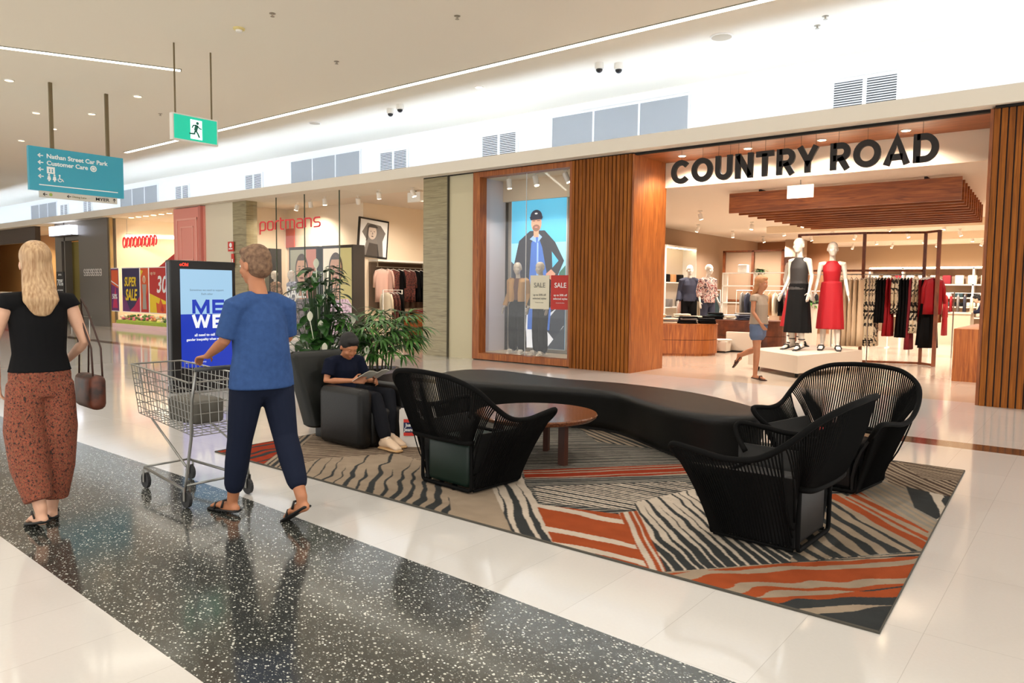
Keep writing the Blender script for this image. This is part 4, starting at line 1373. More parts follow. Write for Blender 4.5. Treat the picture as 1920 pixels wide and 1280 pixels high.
# ================================================================ round walnut table
t = thing('coffee_table', 'round walnut coffee table on splayed legs between the chairs and the ottoman', 'table', (-3.79, 5.1, 0))
MB().lathe([(.50, .375), (.525, .395), (.53, .41), (.522, .42), (.48, .42)], (-3.79, 5.1, 0), 56).build('table_top', walnut, t, smooth='auto')
for a in (-10, 110, 230):
    c, s = math.cos(R(a)), math.sin(R(a))
    MB().obox(Vector((-3.79 + .33 * c, 5.1 + .33 * s, .197)), (.075, .045, .37), R(a)).build('leg', mat('dark_walnut', (70, 36, 24), .4), t)
for a in (-10, 80): MB().obox(Vector((-3.79, 5.1, .36)), (.6, .06, .03), R(a)).build('cross_rail', mat('dark_walnut'), t)

# ================================================================ planter and plants
PX, PY = -7.12, 5.80
t = thing('planter', 'long oval dark planter with a pale rim behind the seated person', 'planter', (PX, PY, 0))
MB().lathe([(.80, 0), (.98, .40), (1, .44), (.94, .44), (.9, .38)], (PX, PY, 0), 48, .36, .68).build('pot', mat('planter_dark', (34, 30, 32), .4), t, smooth='auto')
MB().lathe([(1.0, .435), (1.02, .45), (1.02, .475), (.95, .48), (.94, .44)], (PX, PY, 0), 48, .36, .68, cap=False).build('rim', mat('planter_rim', (150, 142, 150), .35), t, smooth='auto')
MB().lathe([(.94, .42), (.94, .43)], (PX, PY, 0), 48, .36, .68).build('soil', mat('soil', (38, 28, 20), .95, bump=(60, 1)), t)
leafm = noisemat('leaf_green', [(.35, (20, 52, 18)), (.65, (52, 98, 38))], nscale=8, rough=.38)
leafl = noisemat('palm_green', [(.35, (34, 76, 24)), (.65, (84, 134, 56))], nscale=8, rough=.42)
canem = mat('cane', (70, 64, 40), .6)
def blade(b, base, d, ln, wd, droop, n=6, fold=.15):
    d = Vector(d).normalized()
    side = d.cross(Vector((0, 0, 1)))
    if side.length < .05: side = Vector((1, 0, 0))
    side.normalize()
    p = Vector(base)
    vs, fs = [], []
    for i in range(n + 1):
        f = i / n
        w_ = wd * math.sin(math.pi * min(.97, .08 + .9 * f)) ** .8
        nrm = side.cross(d).normalized()
        vs += [p - side * w_ + nrm * w_ * fold, p.copy(), p + side * w_ + nrm * w_ * fold]
        d = (d + Vector((0, 0, -droop / n))).normalized()
        p = p + d * (ln / n)
    for i in range(n):
        for j in (0, 1):
            a = i * 3 + j
            fs.append((a, a + 1, a + 4, a + 3))
    b.add(vs, fs)
t1 = thing('peace_lily', 'tall leafy plant with white flowers growing at the left of the planter', 'plant', (PX, 5.32, .43))
b, st_ = MB(), MB()
for k in range(150):
    a = random.uniform(0, 2 * math.pi)
    h = random.uniform(.35, 1.32)
    rr = random.uniform(.10, .44) * (1.15 - .8 * (h / 1.32))
    base = Vector((PX + .05 * math.cos(a), 5.32 + .05 * math.sin(a), .43))
    tip = Vector((PX + rr * math.cos(a) * .8, 5.32 + rr * math.sin(a) * 1.1, .43 + h))
    mid = (base + tip) / 2 + Vector((0, 0, .06))
    st_.tube([base, mid, tip], [.006, .005, .003], 5)
    blade(b, tip, (math.cos(a), math.sin(a), random.uniform(.1, .9)), random.uniform(.22, .36) * (1.15 - .4 * h), random.uniform(.045, .075) * (1.1 - .3 * h), random.uniform(.7, 1.8))
b.build('foliage', leafm, t1, smooth=True, fix=False)
st_.build('stem', mat('stem_green', (50, 82, 36), .5), t1)
for k, (dx, y, z) in enumerate(((0, 5.18, 1.76), (.18, 4.96, 1.17), (.2, 5.55, 1.13), (.05, 5.2, 1.06), (.25, 5.1, .82), (.2, 5.75, .75))):
    fm = MB()
    blade(fm, (PX + .12 + dx, y, z - .06), (.3, -.2, 1), .12, .032, .3, 5, .5)
    fm.tube([(PX, 5.32, .5), (PX + .06 + dx * .6, (y + 5.32) / 2, z * .6), (PX + .12 + dx, y, z - .05)], .004, 5)
    fm.build('white_flower', mat('flower_white', (236, 236, 214), .5), t1, smooth=True, fix=False)
t2 = thing('rhapis_palm', 'bright green fan palm arching out of the right end of the planter', 'plant', (PX + .05, 6.15, .43))
b, st_ = MB(), MB()
canes = [(0, 0, .46), (.08, .1, .62), (-.08, .06, .56), (.05, -.12, .48), (-.04, .16, .40), (.12, -.04, .3), (.02, .2, .66), (.1, -.2, .62)]
for cx, cy, ch_ in canes:
    p0 = Vector((PX + .05 + cx, 6.15 + cy, .43))
    p1 = p0 + Vector((cx * .5, cy * .4, ch_))
    st_.tube([p0, p1], .011, 6)
    nf = 9
    for k in range(nf):
        a = 2 * math.pi * k / nf + cx * 20
        el = random.uniform(.15, .75)
        pd = Vector((math.cos(a), math.sin(a) * 1.15, el)).normalized()
        q0 = p0.lerp(p1, random.uniform(.55, 1))
        q1 = q0 + pd * random.uniform(.22, .38)
        st_.tube([q0, (q0 + q1) / 2 + Vector((0, 0, .015)), q1], .0035, 4)
        ax = pd.cross(Vector((0, 0, 1))).normalized()
        for j in range(9):
            th = R(-68 + 17 * j)
            d = (pd * math.cos(th) + ax * math.sin(th) + Vector((0, 0, .08))).normalized()
            blade(b, q1, d, random.uniform(.22, .34), .017, random.uniform(.8, 1.7), 5, .3)
b.build('foliage', leafl, t2, smooth=True, fix=False)
st_.build('cane', canem, t2)

# ================================================================ paper bag
t = thing('paper_bag', 'white paper shopping bag with a red and navy printed square', 'bag', (-4.93, 4.78, .012), R(38))
b = MB()
hw, hd = .165, .055
rs = []
for z, e, s in ((0, 0, 0), (.12, .004, .003), (.24, -.004, .006), (.345, 0, 0)):
    rs.append([(-hw + e, -hd + s, z), (hw - e, -hd + s, z), (hw - e - .0, 0, z), (hw - e, hd - s, z), (-hw + e, hd - s, z), (-hw + e + .0, 0, z)])
b.rings(rs, cap=False)
b.flat((Vector(), Vector((1, 0, 0)), Vector((0, 1, 0)), Vector((0, 0, 1))), rect(-hw, -hd, hw, hd), .001)
b.build('bag_body', mat('paper_white', (226, 220, 214), .7), t, w=False, fix=False)
for y in (-hd, hd):
    MB().tube([(-.05, y, .33), (-.052, y, .40), (-.03, y * .8, .435), (.03, y * .8, .435), (.052, y, .40), (.05, y, .33)], .004, 6).build('handle', mat('paper_white'), t, w=False, smooth=True)
Mx = mw(t)
P = (Mx @ Vector((-.075, -hd - .003, .18)), (Mx.to_3x3() @ Vector((1, 0, 0))), Vector((0, 0, 1)), (Mx.to_3x3() @ Vector((0, -1, 0))))
art(P, [(mat('print_navy', (30, 36, 80), .5), rect(-.05, -.045, .05, .05)), (mat('print_red', (206, 52, 40), .5), rect(-.05, .05, .05, .08)), (mat('print_red'), rect(-.05, -.075, .05, -.045))], 'printed_square', t)
text('Just', .042, WHT, P, (0, .025), t, ext=.0005, d=.007, off=.001)
text('Jeans', .042, WHT, P, (0, -.018), t, ext=.0005, d=.007, off=.001)
# ================================================================ figures
skin_l = noisemat('skin_light', [(.3, (206, 156, 128)), (.7, (222, 176, 148))], nscale=6, rough=.5)
skin_t = noisemat('skin_tan', [(.3, (168, 108, 74)), (.7, (188, 126, 90))], nscale=6, rough=.5)
lip_m = mat('lips', (170, 90, 84), .4)
eye_w = mat('eye_white', (235, 232, 226), .3)
eye_d = mat('iris_dark', (40, 28, 20), .2)


def hand(b, wr, d, side, curl=.5, s=1, up_=(0, 0, 1)):
    """palm, four unequal fingers and a thumb leaving the side of the palm; d = direction of the hand, side = direction of the thumb"""
    d, side = Vector(d).normalized(), Vector(side)
    side = (side - d * side.dot(d)).normalized()
    nrm = d.cross(side).normalized()      # bending plane
    if nrm.dot(Vector(up_)) > 0: nrm = -nrm
    p = Vector(wr)
    b.loft([p - d * .01 * s, p + d * .04 * s, p + d * .085 * s], [.024 * s, .036 * s, .036 * s], [.018 * s, .014 * s, .012 * s], lat=side, n=10)
    for k, (o, ln) in enumerate(((.030, .070), (.010, .080), (-.010, .074), (-.029, .058))):
        q = p + d * .088 * s + side * o * s
        a = 0
        pts = [q - d * .02 * s, q]
        for j, f in enumerate((.45, .32, .23)):
            a += curl * (.55 + .15 * k) * (.9 if j else .6)
            dd = d * math.cos(a) + nrm * math.sin(a) + side * o * 1.2
            pts.append(pts[-1] + dd.normalized() * ln * f * s)
        b.loft(pts, [.0095 * s] * 3 + [.0085 * s, .0072 * s], [.009 * s] * 3 + [.008 * s, .007 * s], lat=side, n=8)
    q = p + d * .025 * s + side * .028 * s
    t1_ = q + (d * .6 + side * .75 + nrm * .3 * curl).normalized() * .042 * s
    t2_ = t1_ + (d * .9 + side * .3 + nrm * .6 * curl).normalized() * .032 * s
    b.loft([q - side * .012 * s, q, t1_, t2_], [.013 * s, .012 * s, .0105 * s, .008 * s], [.012 * s, .011 * s, .010 * s, .008 * s], lat=nrm, n=8)


def V3(*a): return Vector(a)


STD = dict(pel=(0, 0, .92), wai=(0, 0, 1.06), che=(.005, 0, 1.25), nb=(-.01, 0, 1.40), nt=(.015, 0, 1.50), head=(.03, 0, 1.60), look=(1, 0, 0),
           shL=(-.005, .165, 1.365), elL=(-.02, .215, 1.10), wrL=(.05, .235, .87), shR=(-.005, -.165, 1.365), elR=(-.02, -.215, 1.10), wrR=(.05, -.235, .87),
           hiL=(0, .085, .90), knL=(.015, .095, .49), anL=(-.02, .10, .085), toL=(.17, .115, .028), hiR=(0, -.085, .90), knR=(.015, -.095, .49), anR=(-.02, -.10, .085), toR=(.17, -.115, .028),
           lat=(0, 1, 0), m=1.0, curl=.5)


def J(**k):
    d = dict(STD)
    d.update(k)
    return {a: (V3(*b) if isinstance(b, tuple) else b) for a, b in d.items()}


def head_geo(b, j, s=1.0):
    h, L_ = j['head'], j['look'].normalized()
    lat = V3(0, 0, 1).cross(L_)
    if lat.length < .2: lat = j['lat'].copy()
    lat.normalize()
    up_ = L_.cross(lat)
    def E(o, r):   # ellipsoid in the head frame
        tmp = MB().ell((0, 0, 0), r, 16, 10)
        M_ = Matrix((L_, lat, up_)).transposed()
        b.add([h + L_ * o[0] * s + lat * o[1] * s + up_ * o[2] * s + (M_ @ Vector(v)) * s for v in tmp.v], tmp.f)
    E((-.005, 0, .025), (.098, .077, .093))
    E((.018, 0, -.035), (.078, .062, .078))
    E((.045, 0, -.088), (.036, .036, .028))
    E((.094, 0, -.022), (.017, .012, .018))
    E((.087, 0, .002), (.012, .009, .028))
    E((.074, 0, .030), (.022, .052, .014))
    E((.083, 0, -.060), (.011, .024, .010))
    for q in (-1, 1):
        E((.062, q * .038, -.030), (.024, .022, .022))
        E((-.008, q * .079, -.012), (.017, .009, .030))
    return L_, lat, up_


def body_geo(j, hands=True, feet=True, head=True):
    b = MB()
    m_ = j['m']
    lat = j['lat']
    pel, wai, che, nb, nt = (j[k] for k in ('pel', 'wai', 'che', 'nb', 'nt'))
    b.loft([pel + (pel - wai) * .35, pel, wai, che, nb * .6 + che * .4, nb * .93 + che * .07], [.11, .155 * m_, .12 * m_, .142 * m_, .150 * m_, .06], [.08, .108, .088 * m_, .105 * m_, .082 * m_, .055], lat=lat, n=20)
    b.loft([nb - (nt - nb) * .25, nb, nt, nt * .5 + j['head'] * .5], [.062, .054 * m_, .05 * m_, .05], [.058, .052 * m_, .05 * m_, .05], lat=lat)
    if head: head_geo(b, j)
    for q in 'LR':
        sh, el, wr = j['sh' + q], j['el' + q], j['wr' + q]
        b.loft([nb * .35 + sh * .65 - V3(0, 0, .01), sh, sh.lerp(el, .35), el, el.lerp(wr, .3), wr], [.055 * m_, .052 * m_, .043 * m_, .034 * m_, .035 * m_, .022], [.055 * m_, .054 * m_, .044 * m_, .034 * m_, .034 * m_, .020], lat=(.7, .3, .1))
        if hands:
            th = j.get('th' + q, V3(1, 0, 0))
            hd = j.get('hd' + q, (wr - el))
            hand(b, wr, hd, th, j['curl'], .95, up_=j.get('hup' + q, V3(0, 0, 0) - (nb - wr)))
        hi, kn, an, to = j['hi' + q], j['kn' + q], j['an' + q], j['to' + q]
        b.loft([hi, hi.lerp(kn, .3), kn, kn.lerp(an, .25), an], [.088 * m_, .080 * m_, .052, .054, .034], [.088 * m_, .082 * m_, .054, .056, .036], lat=lat)
        if feet:
            f = (to - an)
            heel = an - V3(f.x, f.y, 0).normalized() * .035
            fl_ = j.get('fl' + q, lat)
            b.loft([heel + V3(0, 0, -.045), an + V3(0, 0, -.035) + f * .2, an.lerp(to, .6) + V3(0, 0, -.004), to], [.028, .034, .040, .036], [.03, .036, .022, .014], lat=fl_)
            b.loft([an + V3(0, 0, .02), an + V3(0, 0, -.04)], [.034, .03], [.036, .036], lat=lat)
    return b


def eyes(parent, j, lid=None):
    h, L_ = j['head'], j['look'].normalized()
    lat = V3(0, 0, 1).cross(L_).normalized()
    up_ = L_.cross(lat)
    for q in (-1, 1):
        c = h + L_ * .0755 + lat * q * .031 + up_ * .004
        e = MB().ell(c, (.012, .012, .009), 10, 7).build('eye', lid or eye_w, parent, w=False, smooth=True)
        MB().ell(c + L_ * .009, (.005, .005, .005), 8, 5).build('iris', eye_d, e, w=False, smooth=True)
    MB().loft([h + L_ * .090 + up_ * -.060 + lat * -.022, h + L_ * .095 + up_ * -.061, h + L_ * .090 + up_ * -.060 + lat * .022], [.004, .006, .004], [.003, .004, .003], lat=(0, 0, 1), n=8).build('mouth', lip_m, parent, w=False, smooth=True)


def torso_cloth(j, grow=.012, hem=0, sleeve=0, n=20, loose=0, open_neck=True):
    """shirt volume: trunk plus sleeves of the given reach (0..2 = shoulder..elbow..wrist)"""
    b = MB()
    m_ = j['m']
    pel, wai, che, nb = (j[k] for k in ('pel', 'wai', 'che', 'nb'))
    lo = pel + (pel - wai).normalized() * hem
    g = grow
    b.loft([lo, pel.lerp(wai, .2), wai, che, nb * .6 + che * .4, nb * .9 + che * .1, nb * 1.0 + (nb - che) * .08], [(.15 + g + loose) * m_, (.15 + g + loose * .8) * m_, (.12 + g + loose) * m_, (.142 + g + loose * .4) * m_, (.15 + g) * m_, .09 + g * .5, .062 + g * .5], [.105 + g + loose, .10 + g + loose * .8, .088 * m_ + g + loose, .105 * m_ + g + loose * .3,   .082 * m_ + g, .068 + g * .5, .056 + g * .5], lat=j['lat'], n=n, round_=False)
    for q in 'LR':
        if sleeve <= 0: continue
        sh, el, wr = j['sh' + q], j['el' + q], j['wr' + q]
        pts = [nb * .72 + sh * .28 - V3(0, 0, .018), nb * .35 + sh * .65 - V3(0, 0, .01), sh, sh.lerp(el, min(1, max(sleeve, .05)))]
        ra = [.058 * m_ + g * .6, .058 * m_ + g * .6, .055 * m_ + g * .8, (.043 * m_ if sleeve < 1 else .036 * m_) + g * 1.3]
        if sleeve > 1:
            pts.append(el.lerp(wr, sleeve - 1))
            ra.append(.03 * m_ + g * 1.2)
        b.loft(pts, ra, ra, lat=(.7, .3, .1), round_=False)
    return b


def leg_cloth(j, to=2.0, grow=.014, flare=0, seat=True):
    b = MB()
    m_ = j['m']
    pel, wai = j['pel'], j['wai']
    if seat:
        b.loft([pel + (pel - wai) * .4, pel, pel.lerp(wai, .55)], [(.12 + grow) * m_, (.155 + grow) * m_, (.135 + grow) * m_], [.10 + grow, .108 + grow, .096 * m_ + grow], lat=j['lat'], n=20)
    for q in 'LR':
        hi, kn, an = j['hi' + q], j['kn' + q], j['an' + q]
        g = grow
        if to <= 1:
            e = hi.lerp(kn, to)
            b.loft([hi, hi.lerp(kn, to * .5), e], [.09 * m_ + g, .084 * m_ + g, .074 * m_ + g + flare], [.09 * m_ + g, .086 * m_ + g, .078 * m_ + g + flare], lat=j['lat'])
        else:
            e = kn.lerp(an, to - 1)
            b.loft([hi, hi.lerp(kn, .3), kn, kn.lerp(e, .5), e], [.09 * m_ + g, .082 * m_ + g, .058 + g + flare * .3, .056 + g + flare * .6, .044 + g + flare], [.09 * m_ + g, .084 * m_ + g, .06 + g + flare * .3, .058 + g + flare * .6, .046 + g + flare], lat=j['lat'])
    return b


def shoe_geo(j, q, thick=.012, strap=True):
    an, to = j['an' + q], j['to' + q]
    f = (to - an)
    fd = V3(f.x, f.y, f.z * .4).normalized()
    heel = an - fd * .05 + V3(0, 0, -.062)
    toe = to + fd * .03 + V3(0, 0, -.018)
    b = MB()
    b.loft([heel, heel.lerp(toe, .35), heel.lerp(toe, .75), toe], [.036, .038, .048, .036], [thick] * 4, lat=j.get('fl' + q, j['lat']), n=12)
    return b


def cap_hair(j, back=0, r=(.106, .088, .102), long_=0, s=1):
    h, L_ = j['head'], j['look'].normalized()
    lat = V3(0, 0, 1).cross(L_).normalized()
    up_ = L_.cross(lat)
    b = MB()
    def E(o, rr):
        tmp = MB().ell((0, 0, 0), rr, 16, 10)
        M_ = Matrix((L_, lat, up_)).transposed()
        b.add([h + L_ * o[0] + lat * o[1] + up_ * o[2] + (M_ @ Vector(v)) for v in tmp.v], tmp.f)
    E((-.022, 0, .045), r)
    E((-.045, 0, -.005), (.074, .084, .085))
    E((.035, 0, .092), (.058, .066, .035))
    if long_:
        b.loft([h - L_ * .06 + up_ * .02, h - L_ * .09 + V3(0, 0, -.12), j['nb'] - L_ * .10 + V3(0, 0, -.02), j['nb'] - L_ * .105 + V3(0, 0, -long_)], [.08, .088, .098, .05], [.045, .05, .04, .015], lat=lat, n=14)
    return b


# ---------------------------------------------------------------- woman walking away, left edge
j = J(m=.96, look=(1, -.1, 0), elL=(.03, .235, 1.12), wrL=(.10, .20, .90), elR=(-.03, -.245, 1.12), wrR=(.12, -.19, 1.0), anL=(-.16, .06, .12), toL=(.01, .07, .03), knL=(.0, .085, .49), anR=(.04, -.05, .085), toR=(.20, -.08, .028), flL=(0, 1, .0), hupR=(0, 0, 1))
t = thing('person', 'person walking away at left in black top and long rust patterned trousers, blonde hair', 'person', (-5.05, 1.70, 0), R(176), scale=1.0)
meshobj('body', bake(body_geo(j), .008), skin_l, t)
eyes(t, j)
meshobj('hair', bake(cap_hair(j, long_=.10), .009, 4), noisemat('blonde_hair', [(.3, (150, 112, 76)), (.7, (204, 172, 132))], scale=(10, 10, .6), nscale=8, rough=.5), t)
meshobj('black_top', bake(torso_cloth(j, .016, hem=-.03, sleeve=.12, loose=.015), .009, 3), mat('cloth_black', (16, 16, 18), .85, spec=.15), t)
b = MB()
pel = j['pel']
b.loft([pel + V3(0, 0, .12), pel + V3(0, 0, .02), pel + V3(0, 0, -.12)], [.135, .168, .168], [.108, .128, .12], lat=(0, 1, 0), n=22, round_=False)
b.loft([(0, .08, .88), (-.01, .09, .6), (-.06, .085, .38), (-.13, .065, .18)], [.10, .115, .105, .075], [.115, .12, .115, .085], lat=(0, 1, 0), n=20, round_=False)
b.loft([(0, -.08, .88), (.0, -.085, .6), (.02, -.075, .35), (.03, -.055, .15)], [.10, .11, .105, .085], [.115, .12, .115, .09], lat=(0, 1, 0), n=20, round_=False)
meshobj('wide_trousers', bake(b, .009, 6), noisemat('rust_pattern', [(.36, (46, 34, 28)), (.44, (140, 62, 42)), (.52, (96, 74, 52)), (.6, (168, 80, 56)), (.68, (60, 40, 32))], scale=(1, 1, .8), nscale=85, detail=2, rough=.85), t)
for q in 'LR':
    s_ = shoe_geo(j, q).build('sandal', mat('sandal_black', (20, 18, 18), .6), t, w=False, smooth=True)
    an, to = j['an' + q], j['to' + q]
    mdl = an.lerp(to, .55)
    for e in (-1, 1):
        MB().tube([to + V3(0, 0, .012), mdl + V3(0, e * .02, .035), an + V3(0, e * .038, -.035)], .005, 6).build('strap', mat('sandal_black'), s_, w=False, smooth=True)
bag = thing('handbag', 'dark brown shoulder bag hanging at the right side of the walking blonde person', 'bag', (-5.05, 1.98, .86), R(176))
MB().rbox(-.17, .17, -.05, .045, -.17, .05, .04).build('bag_body', noisemat('bag_leather', [(.4, (44, 26, 20)), (.6, (92, 46, 28))], nscale=12, rough=.5), bag, w=False, smooth='auto')
for e in (-.035, .02):
    MB().tube([(-.13, e, .02), (-.11, e, .22), (-.04, e + .05, .46), (.0, e + .07, .53), (.04, e + .06, .46), (.11, e, .22), (.13, e, .02)], .006, 6).build('strap', mat('strap_brown', (60, 36, 26), .5), bag, w=False, smooth=True)
MB().box(-.03, .03, -.056, -.048, -.06, .02).build('clasp', brass, bag, w=False)

# ---------------------------------------------------------------- man pushing a trolley
j = J(m=1.05, shL=(0, .18, 1.36), shR=(0, -.18, 1.36), elL=(.05, .225, 1.14), wrL=(.30, .20, 1.03), elR=(.05, -.225, 1.14), wrR=(.30, -.20, 1.03), thL=(0, -1, 0), thR=(0, 1, 0), hdL=(1, 0, -.15), hdR=(1, 0, -.15), hupL=(0, 0, 1), hupR=(0, 0, 1), curl=1.15,
      hiL=(0, .09, .92), knL=(.10, .10, .50), anL=(.20, .10, .085), toL=(.39, .12, .028), hiR=(0, -.09, .92), knR=(-.10, -.10, .52), anR=(-.34, -.05, .17), toR=(-.20, -.04, .03), che=(.02, 0, 1.26), nb=(.02, 0, 1.42), nt=(.05, 0, 1.51), head=(.07, 0, 1.61), look=(1, .25, -.1))
t = thing('person', 'person in denim blue shirt and dark cropped trousers pushing a trolley along the walkway', 'person', (-4.15, 2.65, 0), R(180), scale=1.0)
meshobj('body', bake(body_geo(j), .008), skin_t, t)
eyes(t, j)
meshobj('hair', bake(cap_hair(j, r=(.104, .084, .095)), .009, 4), noisemat('grey_brown_hair', [(.3, (88, 62, 44)), (.7, (140, 108, 82))], nscale=40, rough=.7), t)
meshobj('denim_shirt', bake(torso_cloth(j, .014, hem=.08, sleeve=.9, loose=.042), .009, 3), noisemat('blue_cloth', [(.3, (48, 74, 122)), (.7, (56, 84, 134))], nscale=30, rough=.85, spec=.15), t)
meshobj('trousers', bake(leg_cloth(j, 1.72, .02), .009, 3), mat('navy_cloth', (24, 30, 48), .85, spec=.15), t)
for q in 'LR':
    s_ = shoe_geo(j, q).build('sandal', mat('sandal_black'), t, w=False, smooth=True)
    an, to = j['an' + q], j['to' + q]
    for f in (.25, .68):
        c = an.lerp(to, f)
        MB().tube([c + V3(0, -.046, -.03), c + V3(.0, -.03, .018 - .01 * f), c + V3(0, .03, .018 - .01 * f), c + V3(0, .046, -.03)], .008, 6).build('strap', mat('sandal_black'), s_, w=False, smooth=True)
# trolley (local +X = direction of travel)
t = thing('shopping_trolley', 'grey wire shopping trolley pushed by the person in the blue shirt', 'trolley', (-4.98, 2.65, 0), R(180), scale=.94)
wire = mat('trolley_wire', (150, 150, 146), .35, metal=.8)
b = MB()
def bk(u, v, w_):  # basket corner: u along, v side, w height
    x = -.38 + u * (.92 + .06 * w_)
    z = .52 + .06 * u + w_ * .38
    y = v * (.25 - .05 * u) * (1 - .12 * (1 - w_))
    return (x, y, z)
for v in (-1, 1):
    for k in range(8):
        b.tube([bk(0, v, k / 7), bk(1, v, k / 7)], .0035 if k < 7 else .007, 5)
    for k in range(19):
        b.tube([bk(k / 18, v, 0), bk(k / 18, v, 1)], .003, 4)
for u_ in (0, 1):
    for k in range(6): b.tube([bk(u_, -1, k / 5), bk(u_, 1, k / 5)], .0035 if k < 5 else .007, 5)
    for k in range(8): b.tube([bk(u_, -1 + 2 * k / 7, 0), bk(u_, -1 + 2 * k / 7, 1)], .003, 4)
for k in range(14): b.tube([bk(k / 13, -1, 0), bk(k / 13, 1, 0)], .003, 4)
for k in range(7): b.tube([bk(0, -1 + 2 * k / 6, 0), bk(1, -1 + 2 * k / 6, 0)], .003, 4)
b.build('wire_basket', wire, t, w=False)
b = MB()
for v in (-1, 1):
    b.tube([(-.48, v * .25, 1.0), (-.40, v * .24, .78), (-.36, v * .23, .5), (-.30, v * .24, .20), (-.30, v * .25, .13), (.46, v * .18, .16)], .011, 7)
    b.tube([(-.30, v * .24, .3), (.3, v * .188, .562)], .008, 6)
b.tube([(-.30, -.24, .16), (-.30, .24, .16)], .009, 6)
b.tube([(.44, -.18, .17), (.44, .18, .17)], .009, 6)
b.build('chassis', wire, t, w=False, smooth=True)
MB().tube([(-.48, -.26, 1.0), (-.48, .26, 1.0)], .016, 10).build('handle', mat('handle_grey', (70, 72, 74), .5), t, w=False, smooth=True)
for x, y in ((-.30, .24), (-.30, -.24), (.44, .18), (.44, -.18)):
    c_ = MB().tube([(x, y - .012, .062), (x, y + .012, .062)], .06, 18).build('wheel', mat('wheel_rubber', (40, 40, 42), .6), t, w=False)
    MB().box(x - .012, x + .012, y - .022, y - .016, .05, .15).box(x - .012, x + .012, y + .016, y + .022, .05, .15).build('castor_fork', steel, c_, w=False)
MB().rbox(-.20, .20, -.12, .12, .56, .74, .03).build('grey_liner', mat('tote_grey', (96, 92, 84), .8), t, w=False, smooth='auto')

# ---------------------------------------------------------------- seated reader (facing +X)
j = J(m=.93, pel=(-.26, 0, .455), wai=(-.29, 0, .55), che=(-.29, 0, .68), nb=(-.28, 0, .79), nt=(-.245, 0, .845), head=(-.21, 0, .905), look=(.85, -.15, -.5),
      shL=(-.28, .17, .76), elL=(-.22, .22, .56), wrL=(.02, .12, .575), shR=(-.28, -.17, .76), elR=(-.26, -.235, .585), wrR=(.0, -.13, .60), thL=(0, -.3, 1), thR=(0, .3, 1), hdL=(1, -.4, .1), hdR=(1, .4, .1), curl=.8, hupL=(0, 1, 0), hupR=(0, -1, 0),
      hiL=(-.22, .08, .43), knL=(.26, .10, .46), anL=(.40, -.02, .12), toL=(.56, -.02, .05), hiR=(-.22, -.08, .43), knR=(.32, -.12, .45), anR=(.48, -.14, .115), toR=(.66, -.17, .05))
t = thing('person', 'seated person in navy t-shirt bent over papers in the padded armchair', 'person', (-5.52, 4.62, 0), 0)
meshobj('body', bake(body_geo(j), .008), skin_t, t)
eyes(t, j, skin_t)
meshobj('hair', bake(cap_hair(j, r=(.108, .090, .098)), .009, 4), mat('hair_black', (18, 15, 14), .7), t)
meshobj('t_shirt', bake(torso_cloth(j, .018, hem=.03, sleeve=.7, loose=.01), .009, 3), mat('tshirt_navy', (20, 24, 40), .9, spec=.1), t)
meshobj('trousers', bake(leg_cloth(j, 1.9, .016), .009, 3), mat('trouser_charcoal', (26, 27, 32), .9, spec=.1), t)
for q in 'LR':
    an, to = j['an' + q], j['to' + q]
    b = MB()
    b.loft([an + V3(-.045, 0, -.055), an + V3(.03, 0, -.035), an.lerp(to, .6) + V3(0, 0, -.006), to + V3(.02, 0, -.005)], [.036, .044, .05, .040], [.04, .05, .034, .022], lat=(0, 1, 0), n=14)
    b.loft([an + V3(-.01, 0, .02), an + V3(0, 0, -.04)], [.045, .042], [.05, .055], lat=(0, 1, 0))
    sh_ = meshobj('sneaker', bake(b, .007, 3), mat('sneaker_cream', (216, 188, 160), .7), t)
    s2 = MB()
    s2.loft([an + V3(-.06, 0, -.092), an.lerp(to, .4) + V3(0, 0, -.065), an.lerp(to, .8) + V3(0, 0, -.036), to + V3(.035, 0, -.022)], [.042, .045, .054, .042], [.014] * 4, lat=(0, 1, 0), n=14)
    s2.build('sole', mat('sole_tan', (196, 156, 108), .7), sh_, w=False, smooth=True)
    l_ = MB()
    for k in range(4):
        c = an.lerp(to, .25 + .13 * k) + V3(0, 0, .022 - .008 * k)
        l_.tube([c + V3(0, -.028, -.006), c + V3(.006, 0, .010), c + V3(0, .028, -.006)], .0035, 5)
    l_.build('laces', whitep, sh_, w=False)
pp = thing('magazine', 'open pale magazine held in the hands of the seated person', 'magazine', (-5.41, 4.62, .655), 0)
b = MB()
for s in (-1, 1):
    b.rings([[(x + .0, s * y, z) for y, z in ((0, -.02 + x * .5), (.05, .0 + x * .5), (.10, .004 + x * .5), (.15, -.01 + x * .5), (.15, -.014 + x * .5), (.10, 0 + x * .5), (.05, -.004 + x * .5), (0, -.024 + x * .5))] for x in (-.09, 0, .10)])
b.build('pages', mat('page_white', (220, 216, 200), .7), pp, w=False)

# ---------------------------------------------------------------- shopper passing the store entrance
j = J(m=.95, look=(1, .2, -.1), elL=(-.08, .23, 1.12), wrL=(-.14, .22, .88), elR=(.02, -.21, 1.13), wrR=(.16, -.20, .95), hiL=(0, .085, .90), knL=(-.10, .09, .50), anL=(-.42, .09, .36), toL=(-.50, .09, .19), knR=(.04, -.09, .49), anR=(.02, -.09, .085), toR=(.20, -.10, .028))
t = thing('person', 'shopper in grey top and denim shorts walking past the shop entrance', 'person', (-4.55, 12.45, 0), R(-12), scale=1.02)
meshobj('body', bake(body_geo(j), .010), skin_t, t)
eyes(t, j)
meshobj('hair', bake(cap_hair(j, long_=.05), .010, 4), mat('hair_ginger', (176, 120, 76), .6), t)
meshobj('grey_top', bake(torso_cloth(j, .018, hem=-.01, sleeve=.25, loose=.03), .010, 3), mat('top_grey', (158, 140, 122), .9, spec=.1), t)
